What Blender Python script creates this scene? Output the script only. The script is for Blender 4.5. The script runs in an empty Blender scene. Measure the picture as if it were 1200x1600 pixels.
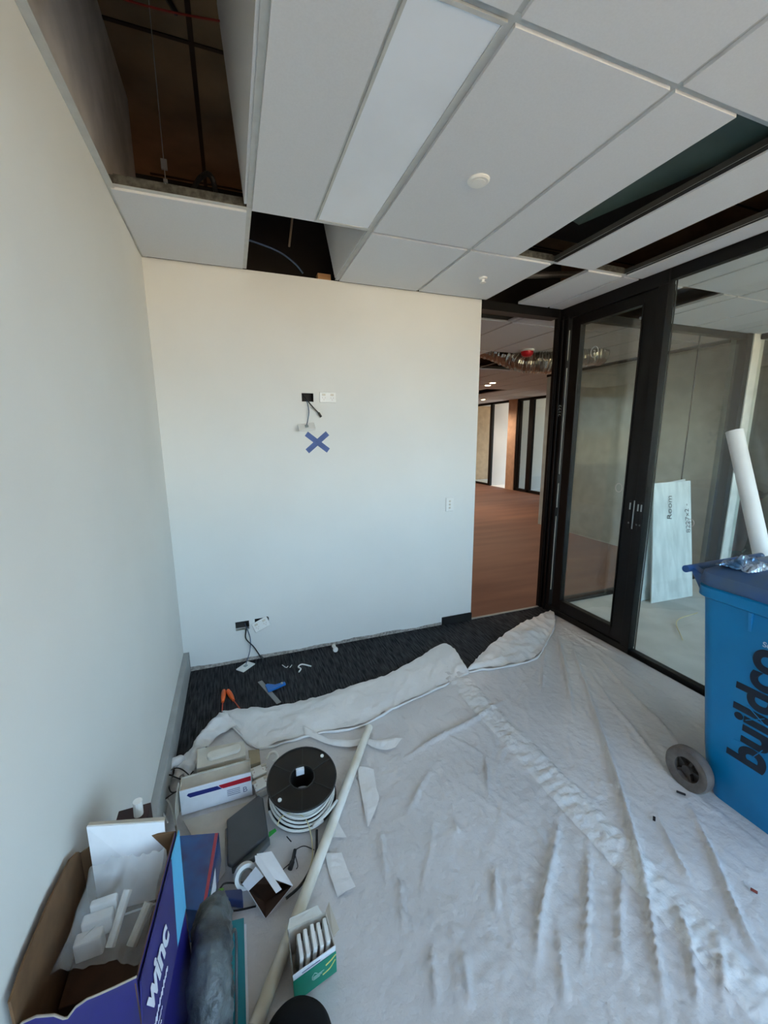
import bpy, bmesh, math, random
from mathutils import Vector, Matrix, noise
from mathutils.geometry import delaunay_2d_cdt
R = math.radians
S = bpy.context.scene
C = S.collection
random.seed(7)

# ------------------------------------------------------------------ camera
F_PX, YAW, PITCH, ROLL, EYE = 633.5, .35426, .18512, -.00643, Vector((0, 0, 1.643))
_f = Vector((math.sin(YAW)*math.cos(PITCH), math.cos(YAW)*math.cos(PITCH), -math.sin(PITCH)))
_r0 = Vector((math.cos(YAW), -math.sin(YAW), 0)); _u0 = _r0.cross(_f)
_r = _r0*math.cos(ROLL) + _u0*math.sin(ROLL); _u = -_r0*math.sin(ROLL) + _u0*math.cos(ROLL)
cam_d = bpy.data.cameras.new('camera'); cam = bpy.data.objects.new('camera', cam_d); C.objects.link(cam)
cam_d.sensor_fit = 'HORIZONTAL'; cam_d.sensor_width = 36; cam_d.lens = F_PX/1200*36; cam_d.clip_start = .02
m = Matrix(((_r.x, _u.x, -_f.x, 0), (_r.y, _u.y, -_f.y, 0), (_r.z, _u.z, -_f.z, 0), (0, 0, 0, 1)))
cam.matrix_world = Matrix.Translation(EYE) @ m
S.camera = cam

def at(px, py, ax, v):
    """point of the surveyed room plane (axis ax = v) that lies along a line of sight"""
    d = _r*(px-600) - _u*(py-800) + _f*F_PX
    return EYE + d*((v-EYE[ax])/d[ax])
def fl(px, py, z=0.0): return at(px, py, 2, z)

# ------------------------------------------------------------------ world, exposure
S.view_settings.view_transform = 'Standard'; S.view_settings.look = 'None'
S.view_settings.gamma = 1; S.view_settings.use_curve_mapping = False
S.view_settings.exposure = 0.66
SKY = 6.5
w = bpy.data.worlds.new('sky'); S.world = w; w.use_nodes = True
nt = w.node_tree; nt.nodes.clear()
tc = nt.nodes.new('ShaderNodeTexCoord'); sx = nt.nodes.new('ShaderNodeSeparateXYZ')
rp = nt.nodes.new('ShaderNodeValToRGB'); mp = nt.nodes.new('ShaderNodeMapRange')
bg = nt.nodes.new('ShaderNodeBackground'); ow = nt.nodes.new('ShaderNodeOutputWorld')
mp.inputs[1].default_value = -1; mp.inputs[2].default_value = 1
nt.links.new(tc.outputs['Generated'], sx.inputs[0]); nt.links.new(sx.outputs['Z'], mp.inputs[0])
nt.links.new(mp.outputs[0], rp.inputs[0]); nt.links.new(rp.outputs[0], bg.inputs[0]); nt.links.new(bg.outputs[0], ow.inputs[0])
e = rp.color_ramp.elements
e[0].position = 0; e[0].color = (.60, .46, .33, 1)
e[1].position = 1; e[1].color = (.30, .52, .95, 1)
for p, c in ((.44, (.66, .52, .37)), (.495, (.90, .74, .56)), (.51, (.72, .87, 1.0)), (.60, (.52, .76, 1.0)), (.7, (.45, .68, 1.0))):
    k = e.new(p); k.color = (*c, 1)
bg.inputs[1].default_value = SKY

def portal(loc, rot, sx_, sy_):
    l = bpy.data.lights.new('daylight_portal', 'AREA'); l.shape = 'RECTANGLE'; l.size = sx_; l.size_y = sy_
    l.cycles.is_portal = True
    o = bpy.data.objects.new('daylight_portal', l); o.location = loc; o.rotation_euler = rot; C.objects.link(o)
SILL, FAC = .85, -2.0
portal((6.7, FAC+.02, (SILL+2.62)/2), (R(90), 0, R(180)), 2.4, 2.62-SILL)
portal((1.34, FAC+.02, (SILL+2.62)/2), (R(90), 0, R(180)), 2.7, 2.62-SILL)
portal((4.0, FAC+.02, (SILL+2.62)/2), (R(90), 0, R(180)), 2.4, 2.62-SILL)
portal((10.28, 10.8, 1.49), (0, R(90), 0), 2.38, 3.8)

# ------------------------------------------------------------------ materials
def lin(c):
    return tuple((v/255/12.92 if v/255 <= .04045 else ((v/255+.055)/1.055)**2.4) for v in c)
MATS = {}
def mat(name, rgb, rough=.6, metal=0, var=None, bump=None, spec=.5, coat=0, emit=None, alpha=1, trans=0, stretch=None, sheen=0):
    if name in MATS: return MATS[name]
    M = bpy.data.materials.new(name); M.use_nodes = True; n = M.node_tree.nodes; L = M.node_tree.links
    b = n['Principled BSDF']; c = lin(rgb)
    b.inputs['Base Color'].default_value = (*c, 1); b.inputs['Roughness'].default_value = rough
    b.inputs['Metallic'].default_value = metal; b.inputs['Specular IOR Level'].default_value = spec
    b.inputs['Coat Weight'].default_value = coat; b.inputs['Alpha'].default_value = alpha
    b.inputs['Transmission Weight'].default_value = trans; b.inputs['Sheen Weight'].default_value = sheen
    if emit: b.inputs['Emission Color'].default_value = (*lin(emit[0]), 1); b.inputs['Emission Strength'].default_value = emit[1]
    t = n.new('ShaderNodeTexCoord'); src = t.outputs['Object']
    if stretch:
        mpn = n.new('ShaderNodeMapping'); mpn.inputs['Scale'].default_value = stretch
        L.new(src, mpn.inputs[0]); src = mpn.outputs[0]
    if var is None: var = (6, .04, rgb)
    sc_, amt = var[0], var[1]; rgb2 = var[2] if len(var) > 2 and var[2] != rgb else tuple(v*(1-amt*2) for v in rgb)
    no = n.new('ShaderNodeTexNoise'); no.inputs['Scale'].default_value = sc_; no.inputs['Detail'].default_value = 4
    mx = n.new('ShaderNodeMix'); mx.data_type = 'RGBA'
    mx.inputs[6].default_value = (*c, 1); mx.inputs[7].default_value = (*lin(rgb2), 1)
    mr = n.new('ShaderNodeMapRange'); mr.inputs[1].default_value = .35; mr.inputs[2].default_value = .65
    L.new(src, no.inputs['Vector']); L.new(no.outputs['Fac'], mr.inputs[0]); L.new(mr.outputs[0], mx.inputs[0])
    L.new(mx.outputs[2], b.inputs['Base Color'])
    if bump:
        nb = n.new('ShaderNodeTexNoise'); nb.inputs['Scale'].default_value = bump[0]; nb.inputs['Detail'].default_value = 5
        bu = n.new('ShaderNodeBump'); bu.inputs['Strength'].default_value = bump[1]; bu.inputs['Distance'].default_value = bump[2] if len(bump) > 2 else .002
        L.new(src, nb.inputs['Vector']); L.new(nb.outputs['Fac'], bu.inputs['Height']); L.new(bu.outputs[0], b.inputs['Normal'])
    MATS[name] = M; return M
def glass_mat(name, tint=(1, 1, 1), refl=1.0, ior=1.5, film=0.0):
    """thin pane: fresnel reflection over a clear, lightly tinted sheet with a little dust"""
    M = bpy.data.materials.new(name); M.use_nodes = True; n = M.node_tree.nodes; L = M.node_tree.links; n.clear()
    o = n.new('ShaderNodeOutputMaterial'); tr = n.new('ShaderNodeBsdfTransparent'); tr.inputs[0].default_value = (*tint, 1)
    gl = n.new('ShaderNodeBsdfGlossy'); gl.inputs['Roughness'].default_value = 0; gl.inputs[0].default_value = (1, 1, 1, 1)
    fr = n.new('ShaderNodeFresnel'); fr.inputs[0].default_value = ior
    mu = n.new('ShaderNodeMath'); mu.operation = 'MULTIPLY'; mu.inputs[1].default_value = refl; mu.use_clamp = True
    mx = n.new('ShaderNodeMixShader'); df = n.new('ShaderNodeBsdfDiffuse'); df.inputs[0].default_value = (.6, .6, .58, 1)
    m2 = n.new('ShaderNodeMixShader'); m2.inputs[0].default_value = film
    L.new(tr.outputs[0], m2.inputs[1]); L.new(df.outputs[0], m2.inputs[2])
    ge = n.new('ShaderNodeNewGeometry'); im = n.new('ShaderNodeMapRange'); im.inputs[3].default_value = ior; im.inputs[4].default_value = 1/ior
    L.new(ge.outputs['Backfacing'], im.inputs[0]); L.new(im.outputs[0], fr.inputs[0])   # both faces of the thin pane reflect as seen from air
    L.new(fr.outputs[0], mu.inputs[0]); L.new(mu.outputs[0], mx.inputs[0])
    L.new(m2.outputs[0], mx.inputs[1]); L.new(gl.outputs[0], mx.inputs[2]); L.new(mx.outputs[0], o.inputs[0])
    MATS[name] = M; return M

WHITE_WALL = mat('painted_plaster', (226, 226, 222), .75, var=(1.3, .012), bump=(90, .12, .001))
TILE = mat('ceiling_tile', (216, 218, 221), .9, var=(160, .008), bump=(260, .12, .001))
TBAR = mat('ceiling_tee', (196, 198, 196), .5, var=(20, .02))
DARKTEE = mat('galvanised_tee', (120, 118, 110), .45, .6, var=(40, .15))
SLAB = mat('concrete_slab', (158, 134, 104), .9, var=(2.2, .12), bump=(30, .3))
PLENUMW = mat('plenum_plaster', (206, 196, 188), .9, var=(4, .08))
BLACK = mat('black_powdercoat', (11, 11, 12), .45, var=(8, .05), spec=.3)
BLACKM = mat('black_matt', (12, 12, 13), .7, var=(30, .1))
CARPET = mat('charcoal_carpet', (70, 71, 74), .95, var=(1, .2, (30, 30, 33)), stretch=(95, 9, 1), bump=(6, 1.0, .004), spec=.1)
GREYSK = mat('grey_skirting', (166, 168, 166), .5, var=(9, .03))
BOARD = mat('brown_hardboard', (112, 74, 54), .7, var=(1.0, .12, (92, 56, 40)), stretch=(.5, 3.2, 1))  # streaky tone paints in the stripes of light on the corridor floor
BEIGE = mat('beige_plaster', (205, 176, 146), .8)
STUCCO = mat('raw_plaster', (176, 168, 160), .9, var=(60, .15))
PVC = mat('white_pvc', (228, 230, 226), .35, var=(3, .02))
PLAS = mat('white_plastic', (232, 232, 228), .3, var=(10, .01))
CREAM = mat('cream_plastic', (212, 205, 190), .4, var=(10, .03))
CARD = mat('brown_cardboard', (112, 82, 54), .85, var=(25, .06), bump=(40, .1))
CARDD = mat('dark_card', (70, 44, 26), .85, var=(25, .08))
WCARD = mat('white_card', (232, 234, 238), .6, var=(20, .015))
LCARD = mat('light_card', (196, 188, 174), .8, var=(20, .03))
CABLE_B = mat('black_cable', (20, 20, 22), .5)
CABLE_G = mat('blue_grey_cable', (70, 92, 118), .5)
CABLE_W = mat('white_cable', (226, 226, 220), .4)
CABLE_C = mat('cream_wire', (214, 200, 150), .5)
INK = mat('black_ink', (22, 22, 28), .6)
STEEL = mat('steel', (190, 192, 192), .3, .9)

# ------------------------------------------------------------------ builders
class MB:
    def __init__(s): s.bm = bmesh.new()
    def hexa(s, P):
        v = [s.bm.verts.new(p) for p in P]
        for f in ((0, 3, 2, 1), (4, 5, 6, 7), (0, 1, 5, 4), (1, 2, 6, 5), (2, 3, 7, 6), (3, 0, 4, 7)):
            s.bm.faces.new([v[i] for i in f])
        return s
    def box(s, x0, x1, y0, y1, z0, z1, M=None):
        P = [Vector(p) for p in ((x0, y0, z0), (x1, y0, z0), (x1, y1, z0), (x0, y1, z0), (x0, y0, z1), (x1, y0, z1), (x1, y1, z1), (x0, y1, z1))]
        if M: P = [M @ p for p in P]
        return s.hexa(P)
    def prism(s, poly, z0, z1, M=None):
        a = [Vector((x, y, z0)) for x, y in poly]; b = [Vector((x, y, z1)) for x, y in poly]
        if M: a = [M @ p for p in a]; b = [M @ p for p in b]
        a = [s.bm.verts.new(p) for p in a]; b = [s.bm.verts.new(p) for p in b]; n = len(a)
        s.bm.faces.new(a[::-1]); s.bm.faces.new(b)
        for i in range(n): s.bm.faces.new((a[i], a[(i+1) % n], b[(i+1) % n], b[i]))
        return s
    def loft(s, rings, caps=True, closed=True):
        V = [[s.bm.verts.new(p) for p in r] for r in rings]; n = len(V[0])
        for a, b in zip(V, V[1:]):
            for i in range(n if closed else n-1):
                s.bm.faces.new((a[i], a[(i+1) % n], b[(i+1) % n], b[i]))
        if caps and closed: s.bm.faces.new(V[0][::-1]); s.bm.faces.new(V[-1])
        return s
    def lathe(s, prof, M=None, n=40, caps=True):
        M = M or Matrix()
        return s.loft([[M @ Vector((r*math.cos(2*math.pi*i/n), r*math.sin(2*math.pi*i/n), z)) for i in range(n)] for r, z in prof], caps)
    def tube(s, pts, r, n=8, caps=True, smooth=True):
        pts = [Vector(p) for p in pts]
        if smooth and len(pts) > 2: pts = crom(pts)
        rings = []; up = None
        for i, p in enumerate(pts):
            t = (pts[min(i+1, len(pts)-1)] - pts[max(i-1, 0)]).normalized()
            if up is None: up = t.orthogonal().normalized()
            up = (up - t*up.dot(t)).normalized(); q = t.cross(up)
            rr = r(i/(len(pts)-1)) if callable(r) else r
            rings.append([p + (up*math.cos(2*math.pi*k/n) + q*math.sin(2*math.pi*k/n))*rr for k in range(n)])
        return s.loft(rings, caps)
    def sheet(s, rows, thick=0.0):
        if thick <= 0: return s.loft(rows, False, False)
        s.loft(rows, False, False); bmesh.ops.recalc_face_normals(s.bm, faces=s.bm.faces)
        bmesh.ops.solidify(s.bm, geom=list(s.bm.faces), thickness=thick); return s
    def build(s, name, material, parent=None, smooth=False, bevel=0, seg=2, sub=0, auto=40):
        bmesh.ops.recalc_face_normals(s.bm, faces=s.bm.faces)
        me = bpy.data.meshes.new(name); s.bm.to_mesh(me); s.bm.free()
        o = bpy.data.objects.new(name, me); C.objects.link(o)
        if material: me.materials.append(material)
        if smooth:
            me.polygons.foreach_set('use_smooth', [True]*len(me.polygons))
            if auto < 180: me.set_sharp_from_angle(angle=R(auto))
        if bevel:
            b = o.modifiers.new('bevel', 'BEVEL'); b.width = bevel; b.segments = seg; b.limit_method = 'ANGLE'; b.angle_limit = R(40)
        if sub:
            b = o.modifiers.new('sub', 'SUBSURF'); b.levels = sub; b.render_levels = sub
        if parent: adopt(o, parent)
        return o
def adopt(o, parent):
    o.parent = parent
    o.matrix_parent_inverse = world(parent).inverted()
def world(o):
    M = o.matrix_basis.copy()
    return M if not o.parent else world(o.parent) @ o.matrix_parent_inverse @ M
def crom(P, k=6):
    out = []
    Q = [P[0]*2-P[1]] + P + [P[-1]*2-P[-2]]
    for i in range(1, len(Q)-2):
        a, b, c, d = Q[i-1:i+3]
        for j in range(k):
            t = j/k
            out.append(.5*((2*b) + (c-a)*t + (2*a-5*b+4*c-d)*t*t + (3*b-a-3*c+d)*t**3))
    out.append(P[-1]); return out
def thing(name, label, cat, loc, group=None):
    o = bpy.data.objects.new(name, None); o.empty_display_size = .05; C.objects.link(o); o.location = loc
    o['label'] = label; o['category'] = cat
    if group: o['group'] = group
    return o
def tag(o, label, cat, group=None, kind=None):
    o['label'] = label; o['category'] = cat
    if group: o['group'] = group
    if kind: o['kind'] = kind
    return o
def struct(o): o['kind'] = 'structure'; return o
def copy_thing(o, loc, label):
    c = o.copy(); C.objects.link(c); c.location = loc; c['label'] = label
    for ch in o.children:
        d = ch.copy(); C.objects.link(d); d.parent = c; d.matrix_parent_inverse = ch.matrix_parent_inverse
        for g in ch.children:
            h = g.copy(); C.objects.link(h); h.parent = d; h.matrix_parent_inverse = g.matrix_parent_inverse
    return c
def text(body, size, M, material, name, parent, ext=.0006, off=0, shear=0):
    cu = bpy.data.curves.new(name, 'FONT'); cu.body = body; cu.size = size; cu.extrude = ext; cu.offset = off; cu.shear = shear
    t = bpy.data.objects.new(name, cu); C.objects.link(t)
    bpy.context.view_layer.update()
    me = bpy.data.meshes.new_from_object(t.evaluated_get(bpy.context.evaluated_depsgraph_get()))
    bpy.data.objects.remove(t); me.transform(M); me.materials.clear(); me.materials.append(material)
    o = bpy.data.objects.new(name, me); C.objects.link(o)
    if parent: adopt(o, parent)
    return o
def frame(o, x, y):
    """matrix with origin o, local x and y directions"""
    x = Vector(x).normalized(); y = Vector(y); y = (y - x*y.dot(x)).normalized(); z = x.cross(y)
    return Matrix(((x.x, y.x, z.x, o[0]), (x.y, y.y, z.y, o[1]), (x.z, y.z, z.z, o[2]), (0, 0, 0, 1)))
def plate(mb, a0, a1, b0, b1, holes, fn):
    """boxes covering a rectangle but for its holes; fn(a0,a1,b0,b1) adds one"""
    A = sorted({a0, a1, *[h[0] for h in holes], *[h[1] for h in holes]}); Bs = sorted({b0, b1, *[h[2] for h in holes], *[h[3] for h in holes]})
    A = [v for v in A if a0 <= v <= a1]; Bs = [v for v in Bs if b0 <= v <= b1]
    for i in range(len(A)-1):
        for j in range(len(Bs)-1):
            ca, cb = (A[i]+A[i+1])/2, (Bs[j]+Bs[j+1])/2
            if not any(h[0] < ca < h[1] and h[2] < cb < h[3] for h in holes): fn(A[i], A[i+1], Bs[j], Bs[j+1])
    return mb

# ------------------------------------------------------------------ the shell
XL, XG, D, H, SL = -.42, 2.745, 2.956, 2.70, 3.55
struct(MB().box(XL-.1, XG+.02, FAC-.1, D, -.12, 0).build('floor', CARPET))
struct(MB().box(-1.5, 8.0, D, 13.2, -.12, 0).build('floor', BOARD))
GREYF = mat('pale_covered_floor', (196, 198, 194), .8, var=(4, .04), bump=(15, .3, .003))
struct(MB().box(XG+.02, 5.36, FAC-.1, D, -.12, .0).build('floor', GREYF))
struct(MB().box(5.36, 8.0, FAC-.1, D, -.12, .0).build('floor', mat('grey_floor', (120, 118, 112), .9)))
struct(MB().box(8.0, 12.1, 6.0, 13.2, -.12, .0).build('floor', mat('far_floor', (226, 226, 222), .9)))
struct(MB().box(-1.6, 12.1, FAC-.1, 13.3, SL, SL+.15).build('ceiling', SLAB))
mb = MB(); mb.box(-.06, -.035, -1, 12, SL-.004, SL).box(.32, .345, -1, 12, SL-.004, SL)
for y in (1.35, 2.55, 3.75): mb.box(-.42, 8, y, y+.02, SL-.0055, SL-.0015)
struct(mb.build('trim_8', mat('form_joint', (60, 46, 34), .95)))
struct(MB().box(XL-.1, XL, FAC-.1, D+.1, 0, H).build('wall_left', WHITE_WALL))
struct(MB().box(XL-.1, XL, FAC-.1, D+.1, H, SL).build('wall_left', PLENUMW))
# back wall with its two cut-outs; the foot where the skirting is off is bare plaster
PX1 = 1.925
HOLES = [(.484, .567, 1.885, 1.943), (-.065, .03, .25, .318), (.07, .152, .262, .322)]
mb = MB(); plate(mb, XL, PX1, .0, 2.693, HOLES, lambda a, b, c, d: mb.box(a, b, D, D+.012, c, d)); mb.box(XL, PX1, D+.07, D+.09, 0, 2.693)
mb.box(PX1-.012, PX1, D+.012, D+.07, 0, 2.693); mb.box(XL, PX1-.012, D+.012, D+.07, 2.68, 2.693)
wb = struct(mb.build('wall_back', WHITE_WALL))
mb = MB(); top = []; x = XL+.004
while x < 1.63: top.append((x, .026 + .016*noise.noise((x*4, 3, 0)) + .006*noise.noise((x*25, 1, 0)))); x += .02
mb.prism([(XL+.004, .001)] + top + [(1.63, .001)], .0004, .0016, frame((0, D, 0), (1, 0, 0), (0, 0, 1)))
struct(mb.build('trim_1', STUCCO))
struct(MB().box(1.628, PX1+.002, D-.014, D-.0005, .001, .072).build('baseboard_back', BLACKM, bevel=.002))
struct(MB().box(XL, XL+.034, FAC, D-.002, 0, .15).build('baseboard_left', GREYSK, bevel=.003))
# facade with the windows behind the photographer
mb = MB(); mb.box(-.6, 8, FAC-.1, FAC, 0, SILL); mb.box(-.6, 8, FAC-.1, FAC, 2.62, SL)
for a, b in ((-.6, 0.0), (2.68, 2.82), (5.25, 5.5), (7.9, 8)): mb.box(a, b, FAC-.1, FAC, SILL, 2.62)
struct(mb.build('wall_front', WHITE_WALL))
ROOMGLASS = glass_mat('office_glass', (.95, .98, .96), 1.0, 1.5, .012)
DAYGLASS = glass_mat('window_glass', (.98, .99, .98), 1.0)
def win(a, b, n):
    f = MB(); k = n
    for i in range(k+1): x = a+(b-a)*i/k; f.box(x-.025, x+.025, FAC-.07, FAC-.03, SILL, 2.62)
    f.box(a, b, FAC-.07, FAC-.03, SILL, SILL+.05); f.box(a, b, FAC-.07, FAC-.03, 2.57, 2.62)
    w_ = struct(f.build('window_%d' % n, BLACK)); MB().box(a+.02, b-.02, FAC-.055, FAC-.049, SILL+.04, 2.58).build('pane', DAYGLASS, w_)
win(0.0, 2.68, 2); win(2.82, 5.25, 1); win(5.5, 7.9, 9)
# corridor and offices beyond
struct(MB().box(-1.6, -1.5, D, 13.2, 0, SL).build('wall_left', BEIGE))
struct(MB().box(-1.6, XL-.1, D-.1, D, 0, SL).build('wall_back', BEIGE))
struct(MB().box(-1.6, 12.1, 13.2, 13.3, 0, SL).build('wall_back', BEIGE))
OFFW = mat('greygreen_paint', (196, 198, 184), .75)
struct(MB().box(5.31, 5.42, 3.15, 6.0, 0, H-.005).build('wall_right', mat('pale_paint', (196, 208, 206), .75), bevel=.002))
struct(MB().box(8.0, 8.1, FAC-.1, 8.6, 0, SL).build('wall_right', OFFW))
struct(MB().box(5.27, 5.45, D-.05, D+.09, 0, H-.01).build('trim_2', mat('white_post', (236, 236, 230), .6)))
struct(MB().box(8.0, 12.1, 6.0, 6.1, 0, SL).build('wall_right', OFFW))
struct(MB().box(5.295, 5.31, 3.15, 6.0, 2.645, 2.69).build('shadow_line', BLACK))  # black strip in place of the shadow line along the wall top
mb = MB(); mb.box(10.3, 10.4, 6, 8.9, 0, SL).box(10.3, 10.4, 12.7, 13.3, 0, SL).box(10.3, 10.4, 8.9, 12.7, 0, .3).box(10.3, 10.4, 8.9, 12.7, 2.68, SL)
struct(mb.build('wall_right', OFFW))
struct(MB().box(8.0, 12.0, 6, 13.2, H, H+.02).build('ceiling', TILE))

# ------------------------------------------------------------------ suspended ceiling
YL = [-1.32, -.12, 1.055, 2.22, 3.40, 4.60, 5.80, 7.0, 8.2, 9.4, 10.6, 11.8, 13.0]
XS = [XL] + [.155+.6*i for i in range(14)]
XS = [v for v in XS if v < 8.0] + [7.99]
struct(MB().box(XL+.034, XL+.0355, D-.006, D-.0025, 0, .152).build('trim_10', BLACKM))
VOID = [(-.38, .142, 1.068, 2.212),                       # long gap by the left wall
        (.170, .742, 2.234, 2.95),                        # gap at the back wall
        (1.662, 1.94, 1.068, 2.208), (2.262, 2.54, 1.068, 2.208),    # slots where light panels are out
        (1.968, 2.25, 2.234, 2.94),
        (3.168, 3.6, 2.234, 2.90),
        (1.968, 2.5, 3.06, 3.385), (3.168, 3.742, 4.612, 5.79), (3.768, 4.342, 4.612, 5.79), (5.568, 6.1, 8.21, 9.3),
        (-1, XL, FAC, 14)]
LIGHTP = (.470, .742, 1.068, 2.207)
ceiling = struct(MB().box(XL+.001, XL+.028, FAC, D, 2.690, 2.694).box(XL+.001, XL+.004, FAC, D, 2.694, 2.72).build('ceiling', TBAR))
tl = MB(); gr = MB(); wbm = MB()
T = .012
for i in range(len(XS)-1):
    for j in range(len(YL)-1):
        a, b, c, d = XS[i], XS[i+1], YL[j], YL[j+1]
        segs = [(c, d)]
        if c < D < d: segs = [(c, D-.016), (D+.10, d)]
        if b > 8: continue
        for c2, d2 in segs:
            if a < XL+.1 and c2 > D: continue
            xs = [(a, b)]
            if a < XG < b: xs = [(a, XG-.03), (XG+.03, b)] if d2 < D+.05 else xs
            for a2, b2 in xs:
                A0, A1, B0, B1 = a2+T, b2-T, c2+T, d2-T
                if A1-A0 < .03 or B1-B0 < .03: continue
                hs = [h for h in VOID+[(.456, .757, 1.05, 2.23)] if h[0] < A1 and h[1] > A0 and h[2] < B1 and h[3] > B0]
                hs = [(max(h[0], A0) if h[0] > A0+.03 else A0, min(h[1], A1) if h[1] < A1-.03 else A1, max(h[2], B0) if h[2] > B0+.03 else B0, min(h[3], B1) if h[3] < B1-.03 else B1) for h in hs]
                if c2 > 8 and not hs or a > 5.2 and c2 < D: pass
                plate(tl, A0, A1, B0, B1, hs, lambda p, q, r_, s_: tl.box(p, q, r_, s_, 2.685, 2.703))
# tees
for x in XS[1:]:
    gr.box(x-T, x+T, FAC, D-.004, 2.6965, 2.6985); wbm.box(x-.001, x+.001, FAC, D-.004, 2.6985, 2.73)
    gr.box(x-T, x+T, D+.1, 13.1, 2.6965, 2.6985)
for y in YL:
    x0 = XL if y < D else -1.4
    gr.box(x0, 7.99, y-T, y+T, 2.6955, 2.6975); wbm.box(x0, 7.99, y-.001, y+.001, 2.6975, 2.735)
gr.box(.457-T, .457+T, 1.055, 2.22, 2.6945, 2.6965)
gr.box(-1.4, 7.99, D+.088, D+.10, 2.69, 2.6925)
tl.build('ceiling_tile', TILE, ceiling); gr.build('ceiling_grid', TBAR, ceiling); wbm.build('tee_web', mat('shaded_tee_web', (74, 72, 68), .6), ceiling)  # web colour darkened for galvanised metal and for the shadow on it
# galvanised uprights of the tees seen inside the gaps
tg = MB()
for x0, x1, y in ((-.39, .14, 2.2185), (1.37, 1.94, 2.2185), (2.27, 2.54, 2.2185)):
    tg.box(x0, x1, y-.003, y-.001, 2.698, 2.738)
    for k in range(int((x1-x0)/.045)): tg.box(x0+.02+k*.045, x0+.028+k*.045, y-.0045, y-.003, 2.715, 2.722)
tg.build('tee_upright', DARKTEE, ceiling)
dk = MB(); dk.box(1.955-.014, 1.955+.014, 1.06, 2.2, 2.6925, 2.6955).box(2.5425, 2.555, 1.06, 2.2, 2.6925, 2.6955)
dk.build('backlit_tee_strip', BLACKM, ceiling)  # black strips paint the tees dark where they stand backlit

PANEL = mat('light_diffuser', (234, 240, 248), .35, var=(2, .02))
t = thing('ceiling_light', 'unlit slim rectangular light panel with bluish diffuser in the ceiling grid', 'ceiling light', (.606, 1.64, 2.69))
mb = MB(); plate(mb, .468, .744, 1.068, 2.207, [(.478, .734, 1.08, 2.195)], lambda a, b, c, d: mb.box(a, b, c, d, 2.689, 2.71)); mb.build('frame', TBAR, t)
MB().box(.478, .734, 1.08, 2.195, 2.692, 2.708).build('diffuser', PANEL, t)
# loose panels pushed up into the plenum
def slab_quad(P, th, name, m, label, group=None):
    a = [Vector(p) for p in P]; n = (a[1]-a[0]).cross(a[3]-a[0]).normalized()*th
    o = MB().hexa(a+[p+n for p in a]).build(name, m); return tag(o, label, 'ceiling tile', group)
slab_quad([(.132, 1.06, 2.70), (.132, 2.19, 2.70), (.072, 2.19, 3.44), (.072, 1.06, 3.44)], .012, 'ceiling_tile', TILE, 'white ceiling tile stood on edge inside the long gap next to the left wall')
slab_quad([(.738, 2.25, 2.70), (.738, 2.93, 2.70), (.665, 2.93, 3.06), (.665, 2.25, 3.06)], .012, 'ceiling_tile', TILE, 'white ceiling tile stood on edge in the small gap at the top of the back wall')
GREENP = mat('greenish_panel', (92, 112, 106), .45, var=(3, .08))
slab_quad([(1.70, 1.10, 2.79), (2.05, 1.10, 2.72+.03), (1.98, 2.06, 2.84), (1.72, 1.93, 2.80)], .012, 'ceiling_panel', GREENP, 'grey-green panel lying loose above the slot near the glass wall')
# plenum bits: hanger wire, cables
t = thing('ceiling_hanger', 'thin wire hanger with spring clip in the long ceiling gap', 'hanger', (-.19, 2.216, 2.74))
MB().tube([(-.19, 2.216, 2.735), (-.19, 2.216, SL)], .002, 6).build('wire', STEEL, t)
MB().box(-.202, -.178, 2.211, 2.221, 2.79, 2.83).build('clip', STEEL, t)
MB().box(-.198, -.182, 2.209, 2.223, 2.74, 2.752).build('hook', STEEL, t)
tag(MB().tube([(XL, 2.25, 3.40), (-.1, 2.2, 3.37), (.4, 2.1, 3.36), (.9, 2.05, 3.4)], .004, 6).build('cable', mat('red_cable', (150, 42, 30), .6)), 'thin red cable strung across the slab in the ceiling gap', 'cable')
tag(MB().tube([(-.2, 1.9, SL-.02), (-.17, 1.98, 3.42), (-.13, 2.02, 3.36), (-.16, 2.15, 3.44), (-.1, 2.4, SL-.02)], .012, 8).build('cable', CABLE_B), 'thick black cable looped below the slab in the ceiling gap', 'cable')
tag(MB().tube([(-.1, 2.32, 2.76), (-.05, 2.36, 2.86), (.0, 2.3, 2.84), (.03, 2.4, 2.73)], .012, 8).build('cable', CABLE_B), 'black cable bunch above the tile beside the wire hanger', 'cable')
tag(MB().tube([(.1, 2.9, 2.86), (.35, 2.97, 2.84), (.47, 2.97, 2.78), (.53, 2.97, 2.72)], .006, 8).build('cable', CABLE_G), 'grey-blue cable drooping above the back wall in the small ceiling gap', 'cable')
tag(MB().tube([(.52, 2.5, SL), (.49, 2.5, 3.2), (.44, 2.6, 3.0), (.42, 2.8, 2.8)], .006, 8).build('cable', mat('brown_cable', (120, 96, 74), .7)), 'brown cable hanging down inside the small ceiling gap', 'cable')
tag(MB().box(.63, .72, 2.97, 3.03, 2.695, 2.735).build('timber_block', mat('pine', (190, 140, 90), .7)), 'small pine block on top of the back wall at the ceiling gap', 'block')
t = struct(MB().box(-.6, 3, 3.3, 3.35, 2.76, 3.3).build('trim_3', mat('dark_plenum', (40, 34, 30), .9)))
tag(MB().box(1.50, 2.70, 1.0, 2.5, 2.97, 3.30).build('slot_darkener', BLACKM, bevel=.02), 'black box added above the ceiling slots by the glass wall to darken them', 'duct')  # added box, keeps the void over the slots black
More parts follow.
